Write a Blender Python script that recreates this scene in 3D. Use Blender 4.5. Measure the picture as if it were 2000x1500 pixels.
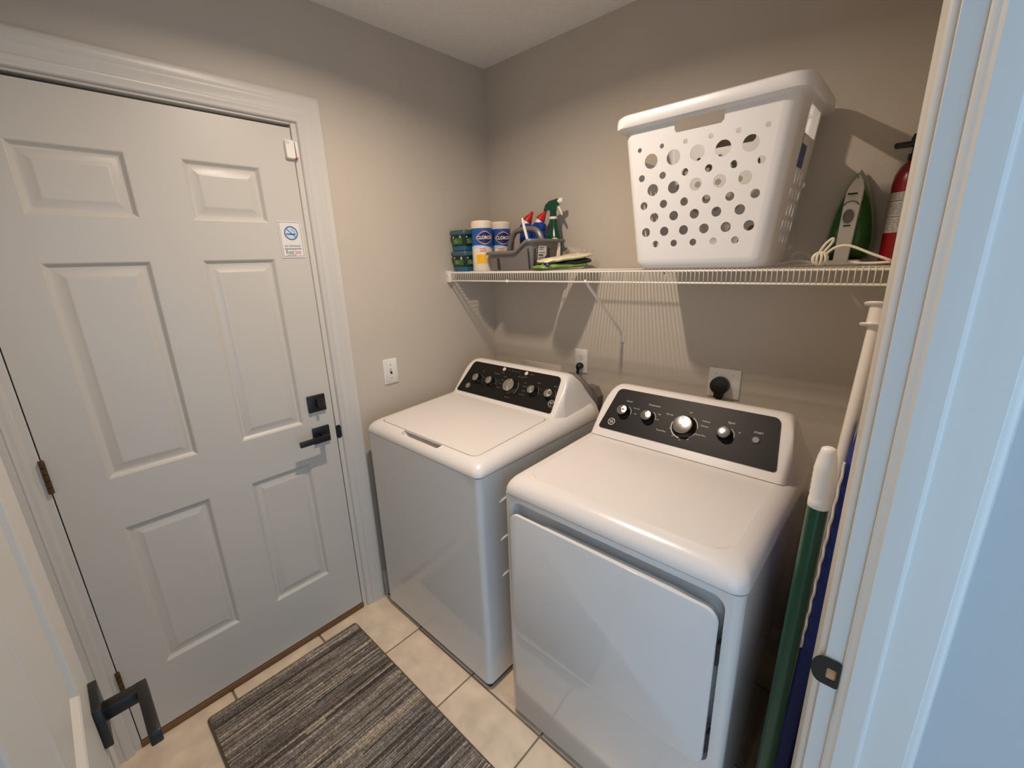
import bpy, bmesh, math, random
from mathutils import Matrix, Vector, noise
random.seed(7)
PI = math.pi
for o in list(bpy.data.objects): bpy.data.objects.remove(o)
S = bpy.context.scene
COL = S.collection

# ------------------------------------------------------------------ camera, world, light, exposure
cam_d = bpy.data.cameras.new('camera'); cam = bpy.data.objects.new('camera', cam_d); COL.objects.link(cam)
F = Vector((-0.65722026, 0.70237284, -0.27337505)); R = Vector((0.7360014, 0.67622208, -0.0320256)); U = Vector((-0.16236834, 0.22225229, 0.96137425))
m = Matrix((R, U, -F)).transposed().to_4x4(); m.translation = Vector((1.7057, -1.6991, 1.5607))
cam.matrix_world = m
cam_d.sensor_fit = 'HORIZONTAL'; cam_d.sensor_width = 36.0; cam_d.lens = 36.0 * 848.57 / 2000.0
cam_d.clip_start = 0.01; cam_d.clip_end = 50
S.camera = cam
S.view_settings.view_transform = 'Standard'; S.view_settings.look = 'None'
S.view_settings.gamma = 1.0; S.view_settings.use_curve_mapping = False
S.view_settings.exposure = 0.0
W = bpy.data.worlds.new('world'); S.world = W; W.use_nodes = True
bg = W.node_tree.nodes['Background']; bg.inputs[0].default_value = (0.45, 0.69, 1.0, 1); bg.inputs[1].default_value = 2.05
ld = bpy.data.lights.new('ceiling_lamp', 'AREA'); ld.shape = 'RECTANGLE'; ld.size = 0.035; ld.size_y = 0.10
ld.energy = 14.6; ld.color = (1.0, 0.83, 0.68); ld.spread = math.radians(157)
lo = bpy.data.objects.new('ceiling_lamp', ld); COL.objects.link(lo); lo.location = (0.79, -0.965, 2.405)

# ------------------------------------------------------------------ helpers
def srgb(c):
    return tuple(((v / 255.0) / 12.92 if v / 255.0 <= 0.04045 else ((v / 255.0 + 0.055) / 1.055) ** 2.4) for v in c) + (1.0,)

def mat(name, c, rough=0.5, metal=0.0, bump=0.0, bscale=200.0, vary=0.0, vscale=8.0, spec=0.5, trans=0.0, alpha=1.0, coat=0.0, stretch=None):
    M = bpy.data.materials.new(name); M.use_nodes = True
    nt = M.node_tree; b = nt.nodes['Principled BSDF']
    col = srgb(c)
    b.inputs['Base Color'].default_value = col; b.inputs['Roughness'].default_value = rough
    b.inputs['Metallic'].default_value = metal; b.inputs['Specular IOR Level'].default_value = spec
    b.inputs['Transmission Weight'].default_value = trans; b.inputs['Alpha'].default_value = alpha
    b.inputs['Coat Weight'].default_value = coat
    tc = nt.nodes.new('ShaderNodeTexCoord'); src = tc.outputs['Object']
    if stretch:
        mp = nt.nodes.new('ShaderNodeMapping'); mp.inputs['Scale'].default_value = stretch
        nt.links.new(src, mp.inputs['Vector']); src = mp.outputs['Vector']
    if vary > 0:
        n = nt.nodes.new('ShaderNodeTexNoise'); n.inputs['Scale'].default_value = vscale; n.inputs['Detail'].default_value = 4
        nt.links.new(src, n.inputs['Vector'])
        r = nt.nodes.new('ShaderNodeValToRGB'); r.color_ramp.elements[0].position = 0.3; r.color_ramp.elements[1].position = 0.7
        r.color_ramp.elements[0].color = tuple(x * (1 - vary) for x in col[:3]) + (1,)
        r.color_ramp.elements[1].color = tuple(min(1, x * (1 + vary)) for x in col[:3]) + (1,)
        nt.links.new(n.outputs['Fac'], r.inputs['Fac']); nt.links.new(r.outputs['Color'], b.inputs['Base Color'])
    if bump > 0:
        n = nt.nodes.new('ShaderNodeTexNoise'); n.inputs['Scale'].default_value = bscale; n.inputs['Detail'].default_value = 3
        nt.links.new(src, n.inputs['Vector'])
        bp = nt.nodes.new('ShaderNodeBump'); bp.inputs['Strength'].default_value = bump; bp.inputs['Distance'].default_value = 0.002
        nt.links.new(n.outputs['Fac'], bp.inputs['Height']); nt.links.new(bp.outputs['Normal'], b.inputs['Normal'])
    return M

M = dict(
    wall=mat('wall_paint', (197, 186, 171), 0.55, bump=0.25, bscale=160, vary=0.02, vscale=3),
    ceiling=mat('ceiling_texture', (238, 234, 228), 0.9, bump=0.9, bscale=120, vary=0.03, vscale=60),
    trim=mat('white_trim_paint', (206, 201, 192), 0.35, bump=0.12, bscale=60, stretch=(1, 1, 0.08)),
    door=mat('white_door_paint', (200, 195, 185), 0.38, bump=0.08, bscale=120),
    hallwall=mat('hall_wall_paint', (176, 176, 174), 0.6, bump=0.2, bscale=160),
    enamel=mat('white_enamel', (220, 218, 214), 0.10, spec=0.5, bump=0.015, bscale=350),
    plasticw=mat('white_appliance_plastic', (228, 222, 216), 0.24, bump=0.02, bscale=500),
    base=mat('appliance_base_grey', (40, 38, 36), 0.6, vary=0.1),
    black=mat('matte_black_metal', (16, 15, 15), 0.38, vary=0.1, vscale=40),
    panel=mat('charcoal_panel', (25, 21, 19), 0.45, spec=0.2, vary=0.05, vscale=30),
    knobblk=mat('black_knob', (18, 17, 17), 0.25, vary=0.05),
    chrome=mat('brushed_silver', (190, 186, 180), 0.28, metal=1.0, vary=0.05, vscale=50),
    legend=mat('printed_legend', (205, 200, 192), 0.5, vary=0.02),
    tile=mat('beige_tile', (232, 212, 186), 0.30, vary=0.15, vscale=11, bump=0.06, bscale=40),
    grout=mat('tile_grout', (138, 120, 102), 0.85, vary=0.1, vscale=60, bump=0.2),
    wood=mat('brown_sill_wood', (112, 78, 48), 0.5, vary=0.25, vscale=20, stretch=(1, .1, 1)),
    bronze=mat('bronze_hinge', (96, 72, 46), 0.42, metal=0.7, vary=0.2, vscale=60),
    plate=mat('white_switch_plastic', (226, 222, 214), 0.35, vary=0.01),
    slot=mat('dark_slot', (50, 44, 40), 0.6, vary=0.05),
    patch=mat('box_cover_paint', (203, 192, 178), 0.55, vary=0.03, bump=0.1),
    vinyl=mat('white_vinyl_wire', (236, 228, 214), 0.35, vary=0.02),
    basket=mat('white_polypropylene', (232, 229, 226), 0.34, vary=0.015, bump=0.02, bscale=300),
    tubblue=mat('teal_tub_plastic', (38, 94, 124), 0.4, vary=0.05),
    tublid=mat('grey_teal_lid', (64, 92, 100), 0.45, vary=0.05),
    tubdark=mat('dark_green_label', (18, 40, 38), 0.4, vary=0.1),
    green=mat('leaf_green_label', (58, 104, 40), 0.45, vary=0.2, vscale=60),
    cream=mat('cream_lid', (236, 220, 200), 0.4, vary=0.02),
    blue=mat('label_blue', (26, 88, 160), 0.32, vary=0.12, vscale=25),
    deepblue=mat('bottle_blue', (18, 58, 150), 0.3, vary=0.1),
    labelwhite=mat('label_white', (238, 226, 206), 0.4, vary=0.02),
    yellow=mat('label_yellow', (246, 182, 24), 0.4, vary=0.05),
    red=mat('nozzle_red', (196, 30, 30), 0.35, vary=0.08),
    navy=mat('emblem_navy', (30, 40, 96), 0.4, vary=0.05),
    caddy=mat('grey_caddy_plastic', (112, 106, 102), 0.36, vary=0.04, bump=0.02),
    caddydk=mat('dark_caddy_slot', (46, 42, 41), 0.5, vary=0.05),
    spray=mat('green_bottle', (10, 66, 44), 0.22, vary=0.1),
    white=mat('plain_white_plastic', (236, 230, 220), 0.4, vary=0.02),
    packet=mat('cream_packet', (226, 214, 182), 0.45, vary=0.12, vscale=30),
    packgrn=mat('green_packet_edge', (120, 150, 74), 0.45, vary=0.25, vscale=40),
    film=mat('clear_film', (240, 240, 240), 0.12, trans=0.9, alpha=0.22, vary=0.02),
    iron=mat('iron_green', (48, 98, 44), 0.22, vary=0.08, vscale=6),
    ironedge=mat('iron_pale_green', (150, 172, 142), 0.3, vary=0.05),
    steel=mat('soleplate_steel', (170, 170, 168), 0.3, metal=0.9, vary=0.05),
    grey=mat('iron_grey_button', (112, 108, 104), 0.4, vary=0.04),
    cord=mat('white_cord', (232, 222, 204), 0.45, vary=0.02),
    cordclr=mat('translucent_cord', (208, 200, 190), 0.3, trans=0.4, alpha=0.55, vary=0.02),
    extred=mat('extinguisher_red', (132, 8, 20), 0.28, vary=0.05),
    extlabel=mat('extinguisher_label', (178, 173, 164), 0.45, vary=0.03),
    polegreen=mat('broom_green', (8, 66, 44), 0.3, vary=0.08),
    polewhite=mat('pole_white', (226, 218, 208), 0.4, vary=0.03),
    boardblue=mat('board_blue', (18, 40, 120), 0.5, vary=0.1),
    hose=mat('grey_hose', (104, 100, 96), 0.5, vary=0.08),
    hosedk=mat('dark_grey_box', (116, 108, 100), 0.5, vary=0.08),
    signw=mat('sign_white', (226, 220, 214), 0.4, vary=0.01),
    signb=mat('sign_blue', (66, 96, 136), 0.45, vary=0.03),
    signp=mat('sign_pale_blue', (196, 216, 234), 0.45, vary=0.02),
    signr=mat('sign_red', (206, 84, 76), 0.45, vary=0.03),
    signg=mat('sign_grey', (112, 122, 116), 0.45, vary=0.03),
    stickerb=mat('sticker_blue', (38, 72, 128), 0.4, vary=0.1),
    woodlt=mat('raw_wood', (190, 140, 96), 0.6, vary=0.2, vscale=60),
    orange=mat('orange_print', (206, 104, 56), 0.5, vary=0.2, vscale=40),
    binding=mat('rug_binding', (98, 84, 70), 0.9, bump=0.4, bscale=400, vary=0.1, vscale=80),
)

CM = mat('spun_silver', (176, 172, 166), 0.30, metal=1.0)
_t = CM.node_tree.nodes.new('ShaderNodeTangent'); _t.direction_type = 'RADIAL'; _t.axis = 'Z'
_b = CM.node_tree.nodes['Principled BSDF']; _b.inputs['Anisotropic'].default_value = 0.85; CM.node_tree.links.new(_t.outputs[0], _b.inputs['Tangent'])
M['cap'] = CM
M['legdim'] = mat('dim_legend', (128, 122, 116), 0.5, vary=0.02)

def thing(name, label, cat, loc=(0, 0, 0), group=None):
    o = bpy.data.objects.new(name, None); COL.objects.link(o); o.location = loc; o.empty_display_size = 0.05
    o['label'] = label; o['category'] = cat
    if group: o['group'] = group
    return o

def rootloc(o):
    v = Vector((0, 0, 0))
    while o is not None:
        v += Vector(o.location); o = o.parent
    return v

def obj(name, bm, m, parent=None, smooth=True, angle=35, label=None):
    """one mesh object from a bmesh in world coordinates"""
    me = bpy.data.meshes.new(name)
    bmesh.ops.remove_doubles(bm, verts=bm.verts, dist=1e-6)
    bmesh.ops.recalc_face_normals(bm, faces=bm.faces)
    if smooth:
        a = math.radians(angle)
        for f in bm.faces: f.smooth = True
        for e in bm.edges:
            if len(e.link_faces) == 2 and e.calc_face_angle(0) > a: e.smooth = False
        for f in bm.faces:   # a face with only sharp edges is flat
            if not any(e.smooth and len(e.link_faces) == 2 for e in f.edges): f.smooth = False
    bm.to_mesh(me); bm.free()
    me.materials.append(m)
    o = bpy.data.objects.new(name, me); COL.objects.link(o)
    if parent is not None:
        p = rootloc(parent)
        me.transform(Matrix.Translation(-p)); o.parent = parent
    if label: o['label'] = label
    return o

def struct(name, bm, m, smooth=True, parent=None):
    o = obj(name, bm, m, parent, smooth); o['kind'] = 'structure'; return o

def tag(o, label, cat, group=None):
    o['label'] = label; o['category'] = cat
    if group: o['group'] = group
    return o

def merge(bm, t, mtx=None):
    me = bpy.data.meshes.new('tmp'); t.to_mesh(me); t.free()
    if mtx is not None: me.transform(mtx)
    bm.from_mesh(me); bpy.data.meshes.remove(me); return bm

def box(x0, x1, y0, y1, z0, z1, bev=0.0, seg=2, bm=None, mtx=None):
    t = bmesh.new(); bmesh.ops.create_cube(t, size=1.0)
    for v in t.verts:
        v.co = Vector(((x0 + x1) / 2 + v.co.x * (x1 - x0), (y0 + y1) / 2 + v.co.y * (y1 - y0), (z0 + z1) / 2 + v.co.z * (z1 - z0)))
    if bev > 0: bmesh.ops.bevel(t, geom=list(t.edges), offset=bev, segments=seg, affect='EDGES', profile=0.5)
    if bm is None and mtx is None: return t
    return merge(bm if bm is not None else bmesh.new(), t, mtx)

def loft(loops, bm=None, cap0=True, cap1=True, closed=True):
    bm = bm or bmesh.new(); rows = []
    for L in loops: rows.append([bm.verts.new(p) for p in L])
    n = len(rows[0])
    for a, b in zip(rows, rows[1:]):
        for i in range(n if closed else n - 1):
            j = (i + 1) % n; bm.faces.new((a[i], a[j], b[j], b[i]))
    if cap0: bm.faces.new(rows[0])
    if cap1: bm.faces.new(rows[-1])
    return bm

def rrect(x0, x1, y0, y1, r, n=5):
    r = max(min(r, (x1 - x0) / 2 - 1e-5, (y1 - y0) / 2 - 1e-5), 1e-5); P = []
    for cx, cy, a in ((x1 - r, y1 - r, 0), (x0 + r, y1 - r, PI / 2), (x0 + r, y0 + r, PI), (x1 - r, y0 + r, 1.5 * PI)):
        for k in range(n + 1):
            t = a + k * PI / 2 / n; P.append((cx + r * math.cos(t), cy + r * math.sin(t)))
    return P

def ell(cx, cy, rx, ry=None, n=20, a0=0.0):
    ry = rx if ry is None else ry
    return [(cx + rx * math.cos(a0 + 2 * PI * k / n), cy + ry * math.sin(a0 + 2 * PI * k / n)) for k in range(n)]

def lathe(prof, c=(0, 0, 0), n=24, bm=None, mtx=None, sy=1.0):
    t = loft([[(c[0] + r * math.cos(2 * PI * k / n), c[1] + sy * r * math.sin(2 * PI * k / n), c[2] + z) for k in range(n)] for r, z in prof])
    if bm is None and mtx is None: return t
    return merge(bm if bm is not None else bmesh.new(), t, mtx)

def tube(pts, r, n=8, bm=None, closed=False, flat=1.0):
    P = [Vector(p) for p in pts]; N = len(P); loops = []; up = None
    for i in range(N):
        if closed: d = P[(i + 1) % N] - P[i - 1]
        else: d = P[min(i + 1, N - 1)] - P[max(i - 1, 0)]
        d.normalize()
        if up is None:
            up = Vector((0, 0, 1)) if abs(d.z) < 0.9 else Vector((0, 1, 0))
        s = d.cross(up); s.normalize(); up = s.cross(d); up.normalize()
        rr = r[i] if isinstance(r, (list, tuple)) else r
        loops.append([P[i] + s * rr * math.cos(2 * PI * k / n) + up * rr * flat * math.sin(2 * PI * k / n) for k in range(n)])
    if closed:
        loops.append(loops[0]); b = loft(loops, bm, False, False); bmesh.ops.remove_doubles(b, verts=b.verts, dist=1e-7); return b
    return loft(loops, bm)

def spline(pts, n=6, closed=False):
    P = [Vector(p) for p in pts]; out = []; N = len(P)
    for i in range(N if closed else N - 1):
        g = (lambda k: P[k % N]) if closed else (lambda k: P[max(0, min(N - 1, k))])
        a, b, c, d = g(i - 1), g(i), g(i + 1), g(i + 2)
        for k in range(n):
            t = k / n
            out.append(0.5 * (2 * b + (c - a) * t + (2 * a - 5 * b + 4 * c - d) * t * t + (3 * b - a - 3 * c + d) * t ** 3))
    if not closed: out.append(P[-1])
    return out

def holed(outer, holes, d, fn, bm=None):
    """flat sheet with holes, thickness d; fn maps (u, v, w) to a point, w from -d to 0"""
    c = bpy.data.curves.new('tmp', 'CURVE'); c.dimensions = '2D'; c.fill_mode = 'BOTH'; c.extrude = d / 2
    for L in [outer] + holes:
        s = c.splines.new('POLY'); s.points.add(len(L) - 1); s.use_cyclic_u = True
        for p, q in zip(s.points, L): p.co = (q[0], q[1], 0, 1)
    o = bpy.data.objects.new('tmp', c); me = bpy.data.meshes.new_from_object(o)
    for v in me.vertices: v.co = fn(v.co.x, v.co.y, v.co.z - d / 2)
    bm = bm or bmesh.new(); bm.from_mesh(me)
    bpy.data.objects.remove(o); bpy.data.curves.remove(c); bpy.data.meshes.remove(me); return bm

def sheet(poly, d, fn, bm=None):
    return loft([[fn(u, v, -d) for u, v in poly], [fn(u, v, 0) for u, v in poly]], bm)

def text(s, size, mtx, bm=None, ext=0.0002, align='CENTER', bold=0.0, fn=None, sx=1.0):
    c = bpy.data.curves.new('tmp', 'FONT'); c.body = s; c.size = size; c.extrude = ext; c.align_x = align; c.align_y = 'CENTER'; c.offset = bold; c.resolution_u = 2
    o = bpy.data.objects.new('tmp', c); me = bpy.data.meshes.new_from_object(o)
    for v in me.vertices:
        v.co.x *= sx
        v.co = fn(v.co.x, v.co.y, v.co.z) if fn else mtx @ v.co
    bm = bm or bmesh.new(); bm.from_mesh(me)
    bpy.data.objects.remove(o); bpy.data.curves.remove(c); bpy.data.meshes.remove(me); return bm

def basis(o, x, y, z):
    mm = Matrix((Vector(x), Vector(y), Vector(z))).transposed().to_4x4(); mm.translation = Vector(o); return mm

def boolean(bm, cutter):
    """subtract one closed bmesh from another"""
    out = []
    for b in (bm, cutter):
        bmesh.ops.recalc_face_normals(b, faces=b.faces)
        me = bpy.data.meshes.new('tmp'); b.to_mesh(me); b.free(); out.append(bpy.data.objects.new('tmp', me)); COL.objects.link(out[-1])
    md = out[0].modifiers.new('b', 'BOOLEAN'); md.operation = 'DIFFERENCE'; md.object = out[1]; md.solver = 'EXACT'
    dg = bpy.context.evaluated_depsgraph_get(); dg.update()
    me = bpy.data.meshes.new_from_object(out[0].evaluated_get(dg)); r = bmesh.new(); r.from_mesh(me)
    for o in out: bpy.data.objects.remove(o)
    return r

# ------------------------------------------------------------------ room shell
H = 2.442; XW = 1.688; YJ = -0.96; YF = -1.93; YH = -1.806
bm = box(-0.12, 0, -0.94, 0.12, 0, H); box(-0.12, 0, YF - .1, -1.805, 0, H, bm=bm); box(-0.12, 0, -1.805, -0.94, 2.058, H, bm=bm)
struct('wall_left', bm, M['wall'], False)
struct('wall_back', box(0, 1.9, 0, 0.12, 0, H), M['wall'], False)
bm = box(XW, XW + .116, YJ + .018, 0, 0, H); box(XW, XW + .116, YF - .1, YH - .018, 0, H, bm=bm); box(XW, XW + .116, YH - .018, YJ + .018, 2.06, H, bm=bm)
struct('wall_right', bm, M['wall'], False)
struct('wall_front', box(0, XW, YF - .1, YF, 0, H), M['wall'], False)
struct('wall_hall', box(XW + .116, 3.2, -0.90, -0.80, 0, H), M['hallwall'], False)
struct('ceiling', box(-0.12, 3.2, YF - .37, 0.12, H, H + .05), M['ceiling'], False)
fl = struct('floor', box(-0.12, 3.2, YF - .37, 0.12, -0.05, -0.003), M['grout'], False)
# tiles: one object each, columns measured from the photo
tile_mesh = None
cols = [-0.04, 0.307, 0.652, 0.997, 1.342, 1.687, 2.03]
for ci in range(6):
    x0, x1 = cols[ci] + .003, cols[ci + 1] - .003
    y = -2.195 if ci == 0 else -2.2235
    while y < -0.03:
        if tile_mesh is None:
            t = box(-.1695, .1695, -.1665, .1665, -.012, 0, .002, 1)
            tile_mesh = bpy.data.meshes.new('tile'); t.to_mesh(tile_mesh); t.free(); tile_mesh.materials.append(M['tile'])
        o = bpy.data.objects.new('tile', tile_mesh); COL.objects.link(o); o.parent = fl
        o.location = ((x0 + x1) / 2, y + .17, 0.0004 * random.random()); y += 0.3405
        o.rotation_euler = (0, 0, 0)
# tile colour: object coordinates repeat per tile, so shift by object random
nt = M['tile'].node_tree
oi = nt.nodes.new('ShaderNodeObjectInfo'); add = nt.nodes.new('ShaderNodeVectorMath'); add.operation = 'ADD'
mul = nt.nodes.new('ShaderNodeVectorMath'); mul.operation = 'SCALE'; mul.inputs['Scale'].default_value = 3.0
nt.links.new(oi.outputs['Location'], mul.inputs[0])
tcn = [n for n in nt.nodes if n.type == 'TEX_COORD'][0]
nt.links.new(tcn.outputs['Object'], add.inputs[0]); nt.links.new(mul.outputs[0], add.inputs[1])
for n in nt.nodes:
    if n.type == 'TEX_NOISE': nt.links.new(add.outputs[0], n.inputs['Vector'])

# baseboards
def base_prof(h=.13, t=.014): return [(0, 0), (t, 0), (t, h - .035), (t - .003, h - .03), (t - .004, h - .016), (t - .009, h - .006), (t - .01, h), (0, h)]
struct('baseboard_left', loft([[(a, y, z) for a, z in base_prof()] for y in (-.848, -.016)]), M['trim'])
struct('baseboard_back', loft([[(x, -a, z) for a, z in base_prof()] for x in (0, XW)]), M['trim'])
struct('baseboard_right', loft([[(XW - a, y, z) for a, z in base_prof()] for y in (-.864, -.016)]), M['trim'])

CAS = [(0, 0), (0, .003), (.0006, .0060), (.0022, .0090), (.0050, .0115), (.009, .0127), (.018, .0130), (.022, .0155), (.027, .0155), (.030, .0135), (.050, .0155), (.056, .0180), (.062, .0175), (.066, .0195), (.080, .0205), (.087, .0185), (.092, .013), (.092, 0)]
def casing(a0, a1, zt, fn, w=1.0, z0=0.0):
    loops = []
    L = [[], [], [], []]
    for q, t in CAS:
        q *= w
        for k, (a, z) in enumerate(((a0 - q, z0), (a0 - q, zt + q), (a1 + q, zt + q), (a1 + q, z0))): L[k].append(fn(a, z, t))
    return loft(L)
struct('trim_1', casing(-1.803, -.942, 2.047, lambda a, z, t: (t, a, z), .98), M['trim'], True)

# ------------------------------------------------------------------ door panels shared by both doors
def panel_bm(u0, u1, v0, v1, fn):
    pr = [(0, 0), (.003, -.0015), (.007, -.006), (.012, -.0098), (.016, -.0105), (.019, -.0100), (.038, -.0040), (.041, -.0030), (.044, -.0030)]
    loops = [[fn(u, v, -.02) for u, v in ((u0, v0), (u1, v0), (u1, v1), (u0, v1))]]
    for i, d in pr: loops.append([fn(u, v, d) for u, v in ((u0 + i, v0 + i), (u1 - i, v0 + i), (u1 - i, v1 - i), (u0 + i, v1 - i))])
    return loft(loops)

def six_panel(name, a0, a1, z0, z1, fn, thick, rows, colsx):
    cells = [(c[0], c[1], r[0], r[1]) for r in rows for c in colsx]
    holes = [[(c0, r0), (c1, r0), (c1, r1), (c0, r1)] for c0, c1, r0, r1 in cells]
    d = obj(name, holed([(a0, z0), (a1, z0), (a1, z1), (a0, z1)], holes, thick, fn), M['door'], None, False)
    d['kind'] = 'structure'
    for c in cells: obj('panel', panel_bm(*c, fn), M['door'], d, True, 20)
    return d

ROWS = [(.266, .797), (.964, 1.593), (1.714, 1.889)]
f1 = lambda u, v, w: Vector((-.002 + w, u, v))
d1 = six_panel('door_1', -1.7825, -.9634, .028, 2.0285, f1, .044, ROWS, [(-1.665, -1.436), (-1.304, -1.085)])
# jamb of the exterior door
bm = box(-.12, 0, -.96, -.936, 0, 2.064, .002, 1); box(-.12, 0, -1.81, -1.7855, 0, 2.064, .002, 1, bm=bm); box(-.12, -.0005, -1.7853, -.9602, 2.040, 2.062, .002, 1, bm=bm)
struct('trim_2', bm, M['trim'])
bm = box(-.10, -.05, -.970, -.9595, .02, 2.04); box(-.10, -.05, -1.787, -1.776, .02, 2.04, bm=bm); box(-.10, -.05, -1.787, -.96, 2.02, 2.04, bm=bm)
obj('weatherstrip', bm, M['base'], d1, False)
struct('trim_3', box(-.13, .004, -1.786, -.958, 0, .024, .003, 2), M['wood'])
for z in (.275, 1.022, 1.77):
    h = obj('hinge', box(-.004, .0015, -1.7905, -1.7790, z - .05, z + .05, .0006, 1), M['bronze'], d1)
    bm = bmesh.new()
    for k in range(5): lathe([(.0055, -.0092), (.0065, -.0085), (.0065, .0085), (.0055, .0092)], (.0045, -1.7838, z - .04 + .02 * k), 10, bm)
    obj('hinge_knuckle', bm, M['bronze'], h)
# deadbolt and lever of the exterior door
yc = -1.0255
o = obj('deadbolt', box(-.002, .009, yc - .0345, yc + .0345, 1.004, 1.071, .0015, 2), M['black'], d1)
bm = lathe([(.010, 0), (.010, .010), (.008, .013)], n=16, mtx=basis((.009, yc, 1.0375), (0, 1, 0), (0, 0, 1), (1, 0, 0)))
box(.018, .030, yc - .005, yc + .005, 1.018, 1.057, .002, 2, bm=bm)
obj('thumb_turn', bm, M['black'], o)
def lever_set(door, C, ax, nz, hinge_name='door_handle'):
    """C rosette centre on the face, ax direction the lever points, nz face normal"""
    ax, nz = Vector(ax), Vector(nz); mt = basis(C, ax, (0, 0, 1), nz)
    o = obj(hinge_name, box(-.0335, .0335, -.0335, .0335, 0, .010, .0012, 2, mtx=mt), M['black'], door)
    obj('neck', box(-.010, .010, -.010, .010, .008, .058, .0015, 2, mtx=mt), M['black'], o)
    obj('lever', box(-.010, .105, -.0105, .0105, .046, .060, .0018, 2, mtx=mt), M['black'], o)
    return o
lever_set(d1, (-.002, yc, .9035), (0, -1, 0), (1, 0, 0))
obj('latch_strike', loft([[(.0005 + t, a - .95, z + .893) for a, z in rrect(-.012, .008, -.029, .029, .010)] for t in (-.004, .0015)]), M['black'], d1)

# wall casing of the entry doorway (room side) with its jamb, stop and strike plate
struct('trim_4', casing(YH - .006, YJ + .006, 2.046, lambda a, z, t: (XW - t * .92, a, z), .98), M['trim'])
bm = box(XW, XW + .116, YJ, YJ + .018, 0, 2.06, .0012, 1); box(XW, XW + .116, YH - .018, YH, 0, 2.06, .0012, 1, bm=bm); box(XW, XW + .116, YH, YJ, 2.04, 2.06, .0012, 1, bm=bm)
struct('trim_5', bm, M['trim'])
st = [(1.7115, 0), (1.7115, -.003), (1.7135, -.0050), (1.7165, -.0068), (1.7200, -.0080), (1.7225, -.0100), (1.7240, -.0118), (1.7500, -.0118), (1.7530, -.0108), (1.7550, -.0080), (1.7560, -.004), (1.7560, 0)]
struct('trim_6', loft([[(x, YJ + t, z) for x, t in st] for z in (0, 2.04)]), M['trim'], False)
struct('trim_7', casing(YH - .006, YJ + .006, 2.046, lambda a, z, t: (XW + .116 + t * .92, min(a, -.9), z), .98), M['trim'])
sz0, sz1 = .8785, .9305
out = [(1.7112 - .003, sz0), (1.7112, sz0 + .003), (1.7112, sz1 - .003), (1.7112 - .003, sz1)] + [(1.688 - .0155 * math.sin(t), (sz0 + sz1) / 2 + (sz1 - sz0) / 2 * math.cos(t)) for t in [k * PI / 10 for k in range(11)]]
hole = rrect(1.6935, 1.7065, .8905, .9125, .002, 3)
sp = obj('strike_plate', holed(out, [hole], .002, lambda u, v, w: Vector((u, YJ - .0022 - w - .002, v))), M['black'])
tag(sp, 'black strike plate on the white door jamb at the right', 'strike plate')
obj('latch_hole', sheet(rrect(1.6935, 1.7065, .8905, .9125, .002, 3), .0004, lambda u, v, w: Vector((u, YJ - .0012 - w, v))), M['woodlt'], sp, label='pale wood seen in the latch hole')

# ------------------------------------------------------------------ open entry door at the left edge
YD = -1.771
f2 = lambda u, v, w: Vector((u, YD + w, v))
d2 = six_panel('door_2', .883, 1.688, .012, 2.035, f2, .035, [(.255, .79), (1.045, 1.60), (1.72, 1.90)], [(1.000, 1.238), (1.345, 1.575)])
lever_set(d2, (.935, YD, .952), (1, 0, 0), (0, 1, 0))
obj('latch_plate', box(.8815, .8832, YD - .029, YD - .006, .885, .945, .0005, 1), M['black'], d2)

# ------------------------------------------------------------------ appliances
UV = Vector((0, .66162164, .74983786)); NV = Vector((0, -.74983786, .66162164))
def console(cx, name, root):
    prof = [(-.425, .945), (-.392, .982), (-.308, 1.078), (-.294, 1.0925), (-.283, 1.099), (-.268, 1.1015), (-.245, 1.098), (-.195, 1.06), (-.15, 1.0), (-.128, .90)]
    ft = [(0, 1), (.245, 1), (.262, .998), (.275, .985), (.285, .95), (.293, .885), (.300, .78), (.307, .60), (.314, .40), (.322, .22), (.330, .09), (.336, .01), (.3385, -.12)]
    loops = []
    for sx, fs in [(-1, f) for f in reversed(ft)] + [(1, f) for f in ft[1:]]:
        x = cx + sx * fs[0]; f = fs[1]; L = []
        for k, (y, z) in enumerate(prof):
            yy = -.425 + (y + .425) * (f if y < -.26 else (1 - (1 - f) * .12 * (y + .128) / -.13))
            yy = min(yy + .075 * (1 - f) ** 3, -.128)
            L.append((x, yy, (.945 + (z - .945) * f if z > .945 else z) - .034 * max(0.0, 1 - f) ** 3))
        loops.append(L)
    return obj(name, loft(loops), M['plasticw'], root, True, 50)

def pm(cx, u, v, w): return basis(Vector((cx, -.425, .945)) + Vector((1, 0, 0)) * u + UV * v + NV * w, (1, 0, 0), UV, NV)
def pf(cx): return lambda u, v, w: Vector((cx + u, -.425, .945)) + UV * v + NV * (w + .0035)

def knob(cx, u, v, r, root, ang=.1):
    mt = pm(cx, u, v, .0025)
    k = obj('knob', lathe([(r * 1.28, 0), (r * 1.28, .004), (r * 1.2, .006), (r * 1.06, .018), (r * 1.02, .0215)], n=28, mtx=mt), M['knobblk'], root)
    cp = obj('knob_cap', lathe([(r * 1.02, .020), (r * 1.03, .0235), (r * .99, .0250), (r * .92, .0254), (.001, .0256)], n=28, mtx=Matrix.Identity(4)), M['cap'], k, label='silver cap')
    cp.data.transform(Matrix.Translation(rootloc(k))); cp.matrix_basis = Matrix.Translation(-rootloc(k)) @ mt
    obj('pointer', box(-r * .07, r * .07, r * .52, r * .98, .0250, .0262, .0002, 1, mtx=mt @ Matrix.Rotation(ang, 4, 'Z')), M['knobblk'], k)

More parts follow.
